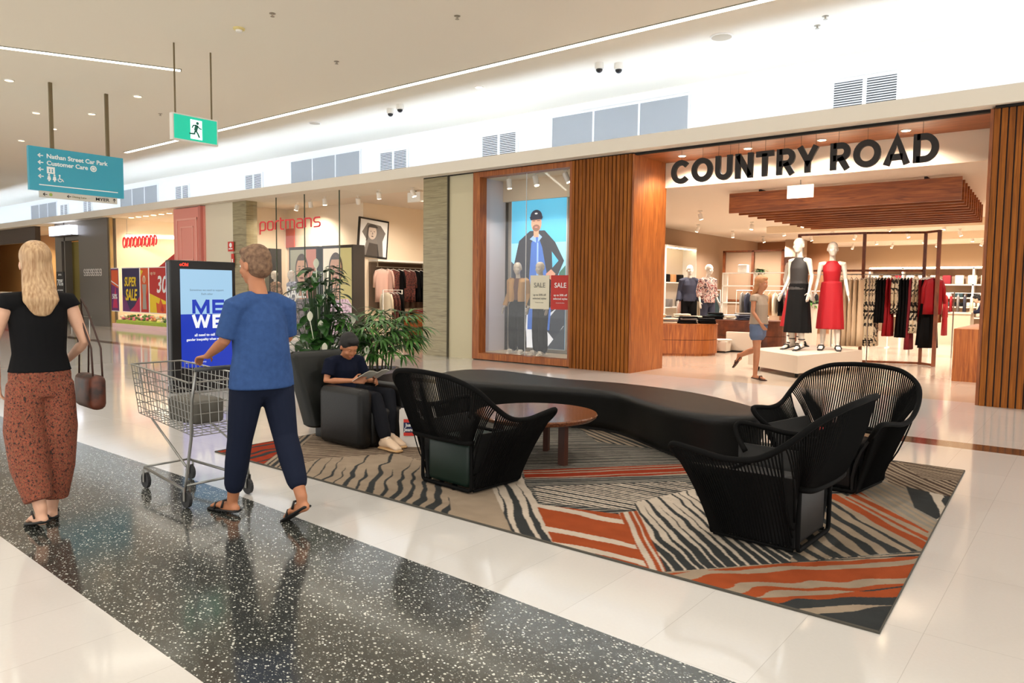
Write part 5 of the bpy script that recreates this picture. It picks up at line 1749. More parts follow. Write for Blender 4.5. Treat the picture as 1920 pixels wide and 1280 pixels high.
meshobj('denim_shorts', bake(leg_cloth(j, .38, .02, .02), .010, 3), mat('shorts_denim', (96, 108, 132), .9, spec=.1), t)
for q in 'LR':
    s_ = shoe_geo(j, q, .014).build('sandal', mat('sandal_brown', (60, 30, 20), .6), t, w=False, smooth=True)
    c = j['an' + q].lerp(j['to' + q], .6)
    MB().tube([c + V3(0, -.046, -.028), c + V3(0, -.03, .018), c + V3(0, .03, .018), c + V3(0, .046, -.028)], .012, 6).build('strap', mat('sandal_brown'), s_, w=False, smooth=True)

# ---------------------------------------------------------------- shop assistant bent over the counter, deep in the store
j = J(m=1.05, pel=(0, 0, .93), wai=(.06, 0, 1.05), che=(.20, 0, 1.16), nb=(.33, 0, 1.24), nt=(.40, 0, 1.30), head=(.47, 0, 1.37), look=(1, 0, -.5), shL=(.30, .18, 1.20), shR=(.30, -.18, 1.20), elL=(.38, .24, 1.0), wrL=(.56, .15, .98), elR=(.38, -.24, 1.0), wrR=(.56, -.15, .98), hdL=(1, 0, 0), hdR=(1, 0, 0), hupL=(0, 0, 1), hupR=(0, 0, 1), hiL=(-.02, .09, .90), hiR=(-.02, -.09, .90), thL=(0, -1, 0), thR=(0, 1, 0))
t = thing('person', 'person in dark top and jeans leaning over the far sales counter', 'person', (-2.42, 25.8, 0), R(180))
meshobj('body', bake(body_geo(j), .014), skin_l, t)
eyes(t, j)
meshobj('hair', bake(cap_hair(j), .013, 4), mat('hair_black'), t)
meshobj('dark_top', bake(torso_cloth(j, .025, hem=.03, sleeve=1.7, loose=.02), .014, 3), mat('top_midnight', (30, 34, 50), .9, spec=.1), t)
meshobj('jeans', bake(leg_cloth(j, 1.95, .02), .014, 3), mat('jeans_blue', (70, 92, 118), .9, spec=.1), t)

# ================================================================ mannequins
jm = J(m=.86, look=(1, .15, 0), elL=(-.04, .20, 1.12), wrL=(.07, .245, .88), elR=(-.04, -.20, 1.12), wrR=(.07, -.245, .88), anR=(-.02, -.10, .11), anL=(.04, .12, .11), knL=(.04, .10, .49), toL=(.20, .14, .03), toR=(.15, -.13, .03), curl=.25)
body_me = bake(body_geo(jm), .009)
def mannequin(label, loc, rz, scale, mt=manneq, group='shop mannequins'):
    t = thing('mannequin', label, 'mannequin', loc, rz, group, scale)
    o = bpy.data.objects.new('body', body_me)
    col.objects.link(o)
    o.parent = t
    if not body_me.materials: body_me.materials.append(mt)
    return t
body_me.materials.clear()
body_me.materials.append(manneq)
def cloth(t, name, b, mt, it=3): return meshobj(name, bake(b, .010, it), mt, t)
def heels(t, mt, strap=False):
    for q in 'LR':
        s_ = shoe_geo(jm, q, .013).build('shoe', mt, t, w=False, smooth=True)
        c = jm['an' + q].lerp(jm['to' + q], .62)
        MB().tube([c + V3(0, -.046, -.03), c + V3(0, -.03, .02), c + V3(0, .03, .02), c + V3(0, .046, -.03)], .016, 6).build('strap', mt, s_, w=False, smooth=True)
        if strap:
            a = jm['an' + q] + V3(0, 0, .06)
            MB().tube([a + V3(.045 * math.cos(x), .043 * math.sin(x), 0) for x in np.linspace(0, 2 * math.pi, 14)[:-1]], .009, 6, closed=True).build('ankle_strap', mt, s_, w=False, smooth=True)
def skirt(zt, zb, r0, r1, d0=.115, d1=.16, n=5):
    b = MB()
    rs = []
    for k in range(n + 1):
        f = k / n
        rs.append([((d0 + (d1 - d0) * f) * math.cos(a) * (1 + .05 * f * math.sin(9 * a)), (r0 + (r1 - r0) * f ** .8) * math.sin(a) * (1 + .05 * f * math.sin(9 * a + 1)), zt + (zb - zt) * f) for a in np.linspace(0, 2 * math.pi, 37)[:-1]])
    b.rings(rs)
    return b
blkc = mat('garment_black', (11, 10, 10), .8, spec=.15)
redc = mat('garment_red', (150, 14, 24), .6, spec=.3)
PZ = .40
t = mannequin('white mannequin in charcoal sleeveless top and long black skirt on the white platform', (-4.50, 14.35, PZ), R(-112), 1.24, group='mannequins on the white platform')
cloth(t, 'sleeveless_top', torso_cloth(jm, .018, hem=-.0, sleeve=0, loose=.02), mat('garment_charcoal', (34, 29, 26), .7))
cloth(t, 'long_skirt', skirt(1.02, .27, .15, .215, .125, .19), blkc)
heels(t, mat('shoe_black', (22, 18, 18), .4), True)
t = mannequin('white mannequin in a bright red sleeveless dress on the white platform', (-4.02, 14.75, PZ), R(-75), 1.2, group='mannequins on the white platform')
b = torso_cloth(jm, .014, hem=0, sleeve=0)
b2 = skirt(1.08, .34, .15, .205, .125, .18, 7)
b.add(b2.v, b2.f)
cloth(t, 'red_dress', b, redc)
heels(t, mat('shoe_black'))
t = mannequin('white mannequin in a red skirt, turned away behind the black-skirted one', (-4.85, 15.3, PZ), R(70), 1.22, group='mannequins on the white platform')
cloth(t, 'white_vest', torso_cloth(jm, .012, hem=0, sleeve=0), mat('garment_ivory', (230, 218, 200), .8))
cloth(t, 'red_skirt', skirt(1.03, .33, .12, .25, .10, .19), redc)
heels(t, mat('shoe_black'), True)
# display window pair
t = mannequin('mannequin in tan jacket, brown top and black trousers in the display window', (-9.75, 12.4, .12), R(-78), 1.14, group='display window mannequins')
cloth(t, 'brown_top', torso_cloth(jm, .012, hem=-.02, sleeve=.2), mat('garment_brown', (112, 74, 56), .8))
b = torso_cloth(jm, .03, hem=.0, sleeve=1.95, loose=.01)
b = MB()
for q, s in (('L', 1), ('R', -1)):
    b.loft([(.02, s * .10, .98), (.02, s * .10, 1.15), (.0, s * .105, 1.33), (-.01, s * .07, 1.40)], [.075, .08, .08, .05], [.13, .125, .12, .08], lat=(0, 1, 0), n=14, round_=False)
    sh, el, wr = jm['sh' + q], jm['el' + q], jm['wr' + q]
    b.loft([sh + V3(0, -s * .03, .01), sh, el, el.lerp(wr, .9)], [.07, .07, .056, .05], [.07, .07, .056, .05], lat=(1, 0, 0), n=12, round_=False)
cloth(t, 'tan_jacket', b, mat('garment_tan', (188, 146, 92), .8))
cloth(t, 'black_trousers', leg_cloth(jm, 1.95, .02, .02), blkc)
heels(t, mat('shoe_white', (226, 220, 208), .5))
t = mannequin('mannequin in dark green coat behind the cream sale card', (-9.14, 12.4, .12), R(-100), 1.14, group='display window mannequins')
cloth(t, 'dark_coat', torso_cloth(jm, .03, hem=.02, sleeve=1.9, loose=.01), noisemat('garment_olive', [(.4, (34, 36, 28)), (.6, (66, 60, 42))], nscale=12, rough=.85))
cloth(t, 'black_trousers', leg_cloth(jm, 1.95, .02, .02), blkc)
heels(t, mat('shoe_white'))
# deeper in the store, among the racks
t = mannequin('mannequin in navy blazer standing behind the curved timber cabinet', (-9.1, 19.4, .12), R(-60), 1.24, group='menswear mannequins')
cloth(t, 'navy_blazer', torso_cloth(jm, .03, hem=.03, sleeve=1.9, loose=.01), mat('garment_navy', (44, 46, 62), .8))
cloth(t, 'dark_trousers', leg_cloth(jm, 1.95, .02), blkc)
MB().box(-.2, .25, -.2, .2, -.098, -.002).build('stand', whitep, t, w=False)
t = mannequin('mannequin in red check shirt and dark jeans right of the navy blazer one', (-8.42, 19.1, .12), R(-30), 1.24, group='menswear mannequins')
cloth(t, 'check_shirt', torso_cloth(jm, .028, hem=.05, sleeve=1.5, loose=.02), noisemat('garment_check', [(.4, (120, 60, 58)), (.5, (206, 180, 164)), (.6, (70, 48, 54))], nscale=22, rough=.85))
cloth(t, 'dark_jeans', leg_cloth(jm, 1.95, .02), mat('garment_navy'))
MB().box(-.2, .25, -.2, .2, -.098, -.002).build('stand', whitep, t, w=False)
# portmans window
for k, (x, l, c, c2) in enumerate(((-17.9, 'in grey knit top and navy trousers', (96, 98, 112), (40, 44, 66)), (-18.7, 'in brown floral top', (110, 84, 66), (70, 60, 56)))):
    t = mannequin('mannequin %s in the glass shopfront' % l, (x, 12.42, .12), R(-95), 1.08, group='mannequins behind the glass shopfront')
    cloth(t, 'top', torso_cloth(jm, .022, hem=.02, sleeve=1.2, loose=.01), noisemat('garment_pm%d' % k, [(.42, c), (.6, tuple(min(255, int(v * 1.5 + 20)) for v in c))], nscale=16, rough=.85))
    cloth(t, 'lower_garment', leg_cloth(jm, 1.95, .02), mat('garment_pml%d' % k, c2, .85))
    MB().box(-.2, .25, -.2, .2, -.11, -.002).build('stand', whitep, t, w=False)
# ================================================================ shop contents
# white display platform on castors: corner points from the floor outline
t = thing('display_platform', 'white block platform on castors carrying three mannequins', 'platform', (-4.4, 14.5, 0))
pl_ = [(-4.05, 12.98), (-3.55, 15.3), (-4.75, 16.0), (-5.30, 14.0)]
MB().prism(pl_, .09, PZ - .002).build('block', mat('platform_white', (204, 190, 172), .4), t)
for x, y in ((-4.12, 13.2), (-3.75, 15.1), (-4.75, 15.7), (-5.1, 14.0)):
    MB().tube([(x - .02, y, .04), (x + .02, y, .04)], .038, 14).build('castor', matt_black, t)
    MB().box(x - .03, x + .03, y - .03, y + .03, .07, .092).build('castor_plate', steel, t)

# suspended timber baffles
t = thing('timber_canopy', 'stepped suspended canopy of parallel timber baffles below the shop ceiling', 'ceiling feature', (-3.8, 16, 3.45))
for k in range(11):
    y = 14.05 + .455 * k
    x0, x1 = -5.8 + .02 * k, -1.87 - .02 * k
    MB().box(x0, x1, y, y + .06, 3.03, 3.41).build('baffle', wood_x, t)
for x in (-5.2, -2.4):
    MB().box(x - .02, x + .02, 14.05, 18.66, 3.41, 3.45).build('hanging_rail', matt_black, t)

# track spots (adjustable heads on the ceiling)
def trackspot(x, y, zc, label, r=.05, ln=.14, lit=True, group='adjustable spotlights in the fashion store'):
    t = thing('track_spotlight', label, 'light', (x, y, zc), group=group)
    MB().box(x - .05, x + .05, y - .02, y + .02, zc - .02, zc).tube([(x, y, zc - .02), (x, y, zc - .08)], .01, 6).build('mount', whitep, t)
    d = V3(random.uniform(-.5, .5), random.uniform(-.2, .5), -1).normalized()
    c = V3(x, y, zc - .10)
    MB().tube([c - d * .03, c + d * (ln - .03)], r, 12).build('spot_head', whitep, t)
    if lit: MB().tube([c + d * (ln - .029), c + d * (ln - .022)], r * .85, 12).build('lens', glow_spot, t)
n = 0
for x in (-9.3, -7.7, -6.3, -4.8, -3.4, -1.9):
    for y in (13.6, 16.9, 20.3, 22.9, 25.6, 28.4, 31.0):
        if y < 18.9 and -6.9 < x < -1.7: continue
        n += 1
        trackspot(x, y, 3.45, 'small white ceiling spotlight in the fashion store, %s of the %s' % (('leftmost', 'second from left', 'third from left', 'third from right', 'second from right', 'rightmost')[(-9.3, -7.7, -6.3, -4.8, -3.4, -1.9).index(x)], ('first row', 'second row', 'third row', 'fourth row', 'fifth row', 'sixth row', 'farthest row')[(13.6, 16.9, 20.3, 22.9, 25.6, 28.4, 31.0).index(y)]))
for i, x in enumerate((-6.0, -4.8, -3.6, -2.4)):
    t = thing('downlight', 'recessed downlight in the timber soffit behind the hanging letters, %s from left' % ('first second third fourth'.split()[i]), 'light', (x, 12.35, 3.915), group='soffit downlights')
    MB().lathe([(.075, 0), (.075, -.01), (.06, -.01)], (x, 12.35, 3.915), 18).build('trim_ring', whitep, t)
    MB().lathe([(.058, 0), (.058, -.012)], (x, 12.35, 3.914), 18).build('lens', glow_spot, t)
for i, x in enumerate((-9.95, -9.25, -8.5)):
    trackspot(x, 12.3, 3.9, 'white cylinder spotlight in the display window, %s' % ('left', 'middle', 'right')[i], .055, .2, True, 'display window spotlights')
for i, (x, y) in enumerate(((-18.3, 12.9), (-17.4, 12.7), (-16.5, 12.5), (-15.6, 12.9), (-14.2, 12.4), (-13.2, 12.6), (-13.9, 14.6), (-12.7, 15.2))):
    trackspot(x, y, 3.95, 'ceiling spotlight in the glass-fronted shop, number %s counted from its left' % ('one two three four five six seven eight'.split()[i]), .06, .16, i % 2 == 0 or i > 3, 'spotlights in the glass-fronted shop')
t = thing('exit_box', 'white exit light box hanging at the right of the glass-fronted shop entrance', 'sign', (-13.5, 13.2, 3.8))
MB().box(-13.8, -13.35, 13.0, 13.12, 3.66, 3.9).build('box', whitep, t)
MB().box(-13.6, -13.55, 13.04, 13.08, 3.9, 3.95).build('bracket', steel, t)
t = thing('exit_box', 'white exit light box under the shop ceiling below the letter Y', 'sign', (-4.1, 13.3, 3.4))
MB().box(-4.42, -3.98, 13.26, 13.3, 3.14, 3.36).build('box', mat('exit_box_glow', (255, 244, 228), emit=(255, 240, 220), es=1.2), t)
MB().tube([(-4.2, 13.28, 3.36), (-4.2, 13.28, 3.45)], .012, 6).build('bracket', steel, t)

# ---------------------------------------------------------------- hanging garments
def garment_mats():
    d = {}
    d['black'] = blkc
    d['red'] = redc
    d['black and cream print'] = noisemat('print_bw', [(.44, (28, 22, 20)), (.47, (226, 210, 178))], nscale=9, detail=2, rough=.8, dist=1.5)
    d['beige'] = mat('garment_beige', (206, 180, 146), .8)
    d['dark red'] = mat('garment_wine', (122, 20, 30), .8)
    d['white'] = mat('garment_white', (232, 224, 210), .8)
    d['cream'] = mat('garment_cream', (222, 206, 180), .8)
    d['navy'] = mat('garment_navy')
    d['camel'] = mat('garment_camel', (180, 130, 82), .8)
    d['grey'] = mat('garment_grey', (120, 114, 108), .8)
    d['dark teal'] = mat('garment_teal', (28, 52, 56), .8)
    d['brown pattern'] = noisemat('print_brown', [(.45, (54, 30, 26)), (.55, (110, 56, 46))], nscale=30, rough=.85)
    d['pink'] = mat('garment_pink', (220, 180, 164), .8)
    return d
GM = garment_mats()
hang_m = mat('hanger_white', (232, 224, 214), .4)
PROTO = {}
def garment(kind, colr, ln, loc, rz, label, group, hanger=True):
    """hangs from a rail along local X; broad direction is local Y"""
    key = (kind, colr, round(ln, 1))
    if key not in PROTO:
        rnd = random.Random(hash(kind) % 99 + int(ln * 10))
        b = MB()
        ph = rnd.uniform(0, 6)
        n = 28
        prof = {'shirt': [(-.05, .05, .02), (-.075, .13, .03), (-.12, .20, .045), (-.3, .21, .045), (-ln, .215, .05)],
                'dress': [(-.05, .06, .02), (-.09, .16, .03), (-.3, .17, .04), (-.5, .15, .045), (-ln, .23, .065)],
                'trousers': [(-.07, .17, .025), (-.12, .18, .035), (-.5, .18, .04), (-ln, .17, .045)]}[kind]
        rs = []
        for i, (z, wy, wx) in enumerate(prof):
            segs = 1 if i == len(prof) - 1 else 3
            nx_ = prof[min(i + 1, len(prof) - 1)]
            for s in range(segs):
                f = s / 3
                zz, ww, xx = z + (nx_[0] - z) * f, wy + (nx_[1] - wy) * f, wx + (nx_[2] - wx) * f
                am = min(1, max(0, -zz - .1)) * .35
                rs.append([(xx * math.cos(a) * (1 + am * math.sin(7 * a + ph)), ww * math.sin(a) * (1 + am * .25 * math.sin(5 * a + ph * 2)), zz) for a in np.linspace(0, 2 * math.pi, n + 1)[:-1]])
        b.rings(rs)
        if kind == 'shirt':
            for s in (-1, 1):
                b.loft([(0, s * .17, -.10), (0, s * .235, -.26), (.01, s * .25, -min(ln, .62) + .04)], [.045, .04, .035], [.03, .03, .028], lat=(0, 1, 0), n=8, round_=False)
        g_ = b.mesh('garment', GM[colr], smooth=True)
        h = MB()
        h.tube([(0, -.19, -.085), (0, -.08, -.05), (0, 0, -.03), (0, .08, -.05), (0, .19, -.085)], .008, 5)
        h.tube([(0, 0, -.03), (0, 0, 0), (0, .012, .016), (0, .0, .026), (0, -.014, .014)], .003, 4)
        PROTO[key] = (g_, h.mesh('hanger', hang_m))
    g_, h_ = PROTO[key]
    t = thing('hanging_' + kind, label, 'clothing', loc, rz, group)
    for nm, me in (('fabric', g_), ('hanger', h_)):
        o = bpy.data.objects.new(nm, me)
        col.objects.link(o)
        o.parent = t
    return t
ORD = 'first second third fourth fifth sixth seventh eighth ninth tenth eleventh twelfth thirteenth fourteenth fifteenth sixteenth seventeenth eighteenth nineteenth twentieth'.split() + ['%dth' % k for k in range(21, 60)]
def rack_run(items, p0, p1, rz, where, group, jit=.06):
    p0, p1 = V3(*p0), V3(*p1)
    for i, (k_, c, ln) in enumerate(items):
        f = (i + .5) / len(items)
        garment(k_, c, ln, tuple(p0.lerp(p1, f) - V3(0, 0, .026)), rz + random.uniform(-jit, jit), '%s %s, %s from left on the %s' % (c, k_, ORD[i], where), group)

# timber portal rack
t = thing('garment_rack', 'tall bronze timber portal rack hung with dresses right of the mannequins', 'rack', (-3.9, 17.3, 0))
tm = noisemat('dark_bronze_timber', [(.3, (96, 48, 22)), (.7, (140, 76, 38))], scale=(3, 3, 1), nscale=5, rough=.4)
for x, y, w_ in ((-5.35, 17.0, .03), (-4.02, 17.1, .03), (-2.94, 17.55, .03), (-2.64, 17.25, .035)):
    MB().box(x - w_, x + w_, y - w_, y + w_, 0, 2.80).build('post', tm, t)
for a, b_, z in (((-5.35, 17.0), (-4.02, 17.1), 2.78), ((-4.02, 17.1), (-2.94, 17.55), 2.78), ((-2.94, 17.55), (-2.64, 17.25), 2.78), ((-5.35, 17.0), (-4.02, 17.1), 1.98), ((-4.02, 17.1), (-2.94, 17.55), 1.98), ((-4.02, 17.1), (-2.94, 17.55), .03), ((-2.94, 17.55), (-2.64, 17.25), .03)):
    p, q_ = Vector((*a, z)), Vector((*b_, z))
    d = q_ - p
    MB().obox((p + q_) / 2, (d.length, .045, .045), math.atan2(d.y, d.x)).build('beam', tm, t)
MB().tube([(-5.3, 17.0, 1.90), (-4.02, 17.1, 1.90), (-2.94, 17.5, 1.90)], .012, 6).build('hanging_rail', steel, t)
seq = [('dress', 'black and cream print', 1.5)] * 4 + [('dress', 'black', 1.0)] * 3 + [('dress', 'red', 1.28)] * 2 + [('shirt', 'black and cream print', .8)] * 2 + [('dress', 'black', 1.3)] * 3 + [('dress', 'dark red', 1.55)] + [('dress', 'black and cream print', 1.2)] * 2
rack_run(seq, (-3.98, 17.06, 1.90), (-3.0, 17.45, 1.90), 0, 'timber portal rack', 'garments on the timber portal rack')
rack_run([('dress', 'red', 1.05), ('dress', 'black', 1.45), ('dress', 'black', 1.5), ('shirt', 'red', .8)], (-2.92, 17.5, 1.90), (-2.68, 17.28, 1.90), R(-40), 'short right return of the portal rack', 'garments on the right return of the portal rack')
rack_run([('trousers', 'beige', 1.4)] * 5, (-4.15, 15.75, 1.86), (-3.72, 15.9, 1.86), 0, 'chrome rail right of the red dress mannequin', 'beige trousers beside the mannequins')
t = thing('garment_rack', 'slim chrome rail with pale trousers right of the red dress mannequin', 'rack', (-3.9, 15.8, 0))
MB().tube([(-4.25, 15.72, .0), (-4.25, 15.72, 1.86), (-3.62, 15.93, 1.86), (-3.62, 15.93, .0)], .012, 6).build('frame', steel, t)

# curved timber cabinet with folded clothes
def oval_cab(name, label, cx, cy, rx, ry, h, rz, mt, group=None):
    t = thing(name, label, 'cabinet', (cx, cy, 0), rz)
    pts = []
    for a0, sx_ in ((-90, 1), (90, -1)):
        for k in range(13):
            a = R(a0 + 180 * k / 12)
            pts.append((sx_ * (rx - ry) + ry * math.cos(a), ry * math.sin(a)))
    def lay(s, z): return [(x * s, y * s, z) for x, y in pts]
    MB().rings([lay(.97, 0), lay(.97, .05), lay(1, .05), lay(1, h * .5 - .005)]).build('lower_drum', mt, t, w=False)
    MB().rings([lay(.985, h * .5 - .005), lay(.985, h * .5 + .005)]).build('shadow_gap', matt_black, t, w=False)
    MB().rings([lay(1, h * .5 + .005), lay(1, h - .03)]).build('upper_drum', mt, t, w=False)
    MB().rings([lay(1.01, h - .03), lay(1.01, h)]).build('top', mt, t, w=False)
    return t
oval_cab('display_cabinet', 'low curved timber cabinet just inside the entrance, left', -8.0, 16.2, 1.05, .62, .74, R(38), wood)
oval_cab('display_table', 'second dark timber display table behind the curved cabinet', -7.05, 18.6, .92, .5, .78, R(10), noisemat('dark_red_timber', [(.3, (70, 34, 18)), (.7, (110, 56, 30))], nscale=6, rough=.4))
for x0, x1, y0, y1, h, l in ((-7.5, -7.15, 17.4, 17.75, .28, 'small white display cube beside the curved cabinet'), (-7.35, -6.5, 17.85, 18.0, .5, 'wide low white display block in front of the dark table')):
    t = thing('display_block', l, 'platform', ((x0 + x1) / 2, (y0 + y1) / 2, 0))
    MB().rbox(x0, x1, y0, y1 - .0 if y1 - y0 > .2 else y1, .03, h, .02).build('block', mat('platform_white'), t)
    MB().box(x0 + .02, x1 - .02, y0 + .02, y1 - .02, 0, .03).build('plinth', matt_black, t)
fc = [GM[k] for k in ('black', 'cream', 'grey', 'navy', 'camel', 'white', 'dark teal')]
fn = ('black', 'cream', 'grey', 'navy', 'camel', 'white', 'dark teal')
def folded(x, y, z, ci, rz, label, group):
    b = MB().rbox(-.19, .19, -.15, .15, 0, .042, .02)
    o = b.build('folded_garment', fc[ci], smooth=True)
    o.location = (x, y, z)
    o.rotation_euler = (0, 0, rz)
    tag(o, label, 'folded clothes', group)
LV = ('bottom', 'second', 'third', 'fourth', 'top')
def pile(x, y, z, cs, where, group):
    for k, ci in enumerate(cs):
        folded(x + random.uniform(-.01, .01), y + random.uniform(-.01, .01), z + .043 * k, ci, random.uniform(-.2, .2) + .6, 'folded %s garment, layer %s of stack %s' % (fn[ci], ('one', 'two', 'three', 'four', 'five', 'six')[k], where), group)
ca, sa = math.cos(R(38)), math.sin(R(38))
for i, (u_, v_, cs) in enumerate(((.75, -.25, (0, 0, 0)), (.72, .22, (2, 0, 0, 0)), (.3, -.3, (0, 0, 2, 0)), (.25, .2, (1, 1, 1, 1, 1)), (-.15, -.3, (1, 2, 1)), (-.2, .15, (4, 0, 0, 2)), (-.6, -.25, (1, 1)), (-.62, .2, (0, 0, 0, 3)), (.5, -.02, (5, 1, 0, 1)), (-.4, -.05, (0, 2, 0, 4, 1)), (.05, -.05, (0, 3, 0)))):
    pile(-8.0 + u_ * ca - v_ * sa, 16.2 + u_ * sa + v_ * ca, .742, cs, '%s from right on the curved cabinet' % ORD[i], 'folded clothes on the curved cabinet')
for i, (x, y, cs) in enumerate(((-7.9, 18.45, (0, 0, 6, 0)), (-7.5, 18.55, (5, 1, 5)), (-7.1, 18.4, (3, 3, 3)), (-6.75, 18.6, (5, 1)), (-7.3, 18.85, (0, 0, 0, 2)), (-6.9, 18.95, (4, 2, 0)))):
    pile(x, y, .782, cs, '%s from left on the dark display table' % ORD[i], 'folded clothes on the dark table')
pile(-7.32, 17.58, .283, (5,), 'on the small white cube', 'folded clothes on the white cube')
# rails behind
def rail(label, x0, x1, y, h=1.55):
    t = thing('garment_rack', label, 'rack', ((x0 + x1) / 2, y, 0))
    MB().tube([(x0, y, 0), (x0, y, h), (x1, y, h), (x1, y, 0)], .014, 6).build('frame', whitep, t)
    for x in (x0, x1): MB().box(x - .02, x + .02, y - .22, y + .22, 0, .02).build('foot', whitep, t)
rail('white clothes rail behind the curved cabinet, left one', -9.95, -8.6, 20.4)
rack_run([(('shirt', c, .75)) for c in ('pink', 'cream', 'pink', 'black', 'dark teal', 'white', 'cream', 'grey', 'black', 'black', 'dark teal')], (-9.9, 20.4, 1.55), (-8.65, 20.4, 1.55), R(8), 'white rail behind the curved cabinet', 'garments on the rail behind the curved cabinet')
rail('white clothes rail behind the dark display table', -8.6, -6.1, 21.6)
rack_run([(('shirt', c, .7)) for c in ('grey', 'navy', 'dark teal', 'black', 'camel', 'camel', 'cream', 'black', 'brown pattern', 'grey', 'camel', 'cream', 'white', 'black')], (-8.5, 21.6, 1.55), (-6.2, 21.6, 1.55), R(5), 'rail behind the dark display table', 'garments on the rail behind the dark table')
# lit shelf bays along the left wall and dark timber frame
t = thing('shelf_unit', 'lit white shelf bay on the left wall of the fashion store', 'shelf', (-10.5, 21, 0))
MB().box(-10.59, -10.1, 19.9, 22.0, 2.82, 2.88).build('canopy', whitep, t)
MB().box(-10.14, -10.11, 19.95, 21.95, 2.79, 2.82).build('strip_light', glow_spot, t)
MB().box(-10.59, -10.56, 19.9, 22.0, .1, 2.82).build('back_panel', mat('platform_white'), t)
for y in (19.9, 21.97): MB().box(-10.59, -10.1, y, y + .03, 0, 2.82).build('side_panel', whitep, t)
for z in (1.0, 1.75): MB().box(-10.56, -10.12, 19.93, 21.97, z, z + .03).build('shelf', whitep, t)
for k, (y, z, c) in enumerate(((20.3, 1.78, 'black'), (20.7, 1.78, 'camel'), (21.2, 1.78, 'black'), (21.6, 1.03, 'navy'), (20.5, 1.03, 'grey'))):
    b = MB().rbox(-10.5, -10.2, y - .13, y + .13, z, z + .24, .03)
    o = b.build('storage_bag', GM[c], smooth='auto')
    tag(o, '%s bag on the lit shelf bay, %s' % (c, ('upper shelf nearest', 'upper shelf middle', 'upper shelf farthest', 'lower shelf far', 'lower shelf near')[k]), 'bag', 'bags on the lit shelf bay')
t = thing('display_rack', 'dark timber framed display behind the menswear mannequins', 'shelf', (-9, 24.5, 0))
for x in (-10.2, -9.2, -8.2): MB().box(x - .04, x + .04, 24.4, 24.48, 0, 2.9).build('upright', tm, t)
for z in (2.86, 1.2): MB().box(-10.24, -8.16, 24.4, 24.48, z, z + .05).build('rail', tm, t)
MB().box(-10.2, -8.2, 24.5, 24.53, 0, 2.9).build('back_panel', tan_paint, t)
t = thing('shelf_unit', 'white open shelving behind the dark display table', 'shelf', (-8.2, 22.6, 0))
for z in (.5, 1.15, 1.68, 2.08): MB().box(-9.4, -7.4, 22.4, 22.8, z, z + .03).build('shelf', whitep, t)
for x in (-9.4, -8.4, -7.43): MB().box(x, x + .03, 22.4, 22.8, 0, 2.1).build('upright', whitep, t)
tag(MB().rbox(-8.95, -8.65, 22.5, 22.7, 2.112, 2.36, .02).build('storage_box', whitep, smooth='auto'), 'small white box on top of the open shelving', 'box')
b = MB()
for k in range(60):
    a = random.uniform(0, 6.28)
    blade(b, (-8.25, 22.6, 2.14), (math.cos(a), math.sin(a), random.uniform(.2, 1.4)), random.uniform(.18, .34), .03, 1.2, 4)
t = thing('potted_plant', 'bushy green plant on top of the open white shelving', 'plant', (-8.25, 22.6, 2.112))
b.build('foliage', leafm, t, smooth=True, fix=False)
MB().lathe([(.06, 0), (.08, .1)], (-8.25, 22.6, 2.112), 16).build('pot', matt_black, t)
b = MB()
for k in range(60):
    a = random.uniform(0, 6.28)
    blade(b, (-6.0, 20.2, 1.2), (math.cos(a), math.sin(a), random.uniform(.2, 1.4)), random.uniform(.2, .4), .035, 1.2, 4)
t = thing('potted_plant', 'green leafy plant left of the mannequins, behind the passing shopper', 'plant', (-6.0, 20.2, 0))
b.build('foliage', leafl, t, smooth=True, fix=False)
MB().lathe([(.16, 0), (.2, 1.15), (.21, 1.2)], (-6.0, 20.2, 0), 20).build('pot', mat('platform_white'), t)
t = thing('campaign_poster', 'grey brown campaign poster panel with a standing figure, deep in the store', 'poster', (-8.2, 25.2, 0))
MB().box(-8.9, -7.7, 25.2, 25.28, 0, 2.7).build('panel', mat('panel_mauve', (128, 100, 92), .6), t)
P = Plane((-8.9, 25.2, .3), (1, 0, 0), (0, 0, 1))
art(P, [(mat('ink_blue', (90, 110, 150), .6), [(.45, .3), (.8, .3), (.78, 1.5), (.7, 1.9), (.5, 1.9), (.42, 1.4)]), (tan, circ(.6, 2.05, .09, .12))], 'print', t)
# far wall shelving and counter
t = thing('shelf_unit', 'white wall shelving at the back right of the fashion store', 'shelf', (-3.5, 32.7, 0))
for z in (.6, 1.0, 1.35, 1.85, 2.48): MB().box(-7.4, -1.4, 32.5, 32.95, z, z + .05).build('shelf', mat('platform_white'), t)
for x in (-7.4, -6.2, -5.0, -3.8, -2.6, -1.4): MB().box(x - .03, x + .03, 32.5, 32.95, 0, 2.52).build('upright', whitep, t)
MB().box(-7.4, -1.4, 32.5, 32.53, 2.53, 2.56).build('strip_light', glow_spot, t)
k = 0
for z, nm in ((1.05, 'lower'), (1.40, 'middle'), (1.90, 'upper')):
    for i, x in enumerate(np.arange(-7.2, -1.5, .42)):
        if abs((x + 7.4) % 1.2) < .12: continue
        c = fn[k % 7] if z < 1.8 else ('dark red' if k % 4 == 0 else 'cream')
        o = MB().rbox(x - .14, x + .14, 32.55, 32.85, z, z + (.16 if z < 1.8 else .34), .03).build('storage_bag', GM[c], smooth='auto')
        tag(o, '%s folded item on the %s back wall shelf, %s from left' % (c, nm, ORD[i]), 'folded clothes', 'items on the back wall shelving')
        k += 1
t = thing('sales_counter', 'pale sales counter at the back with a person leaning over it', 'counter', (-3.4, 25.8, 0))
MB().box(-3.9, -3.0, 25.5, 26.3, 0, .92).build('body', mat('counter_grey', (196, 176, 150), .5), t)
MB().box(-3.95, -2.98, 25.45, 26.35, .92, .96).build('worktop', mat('platform_white'), t)
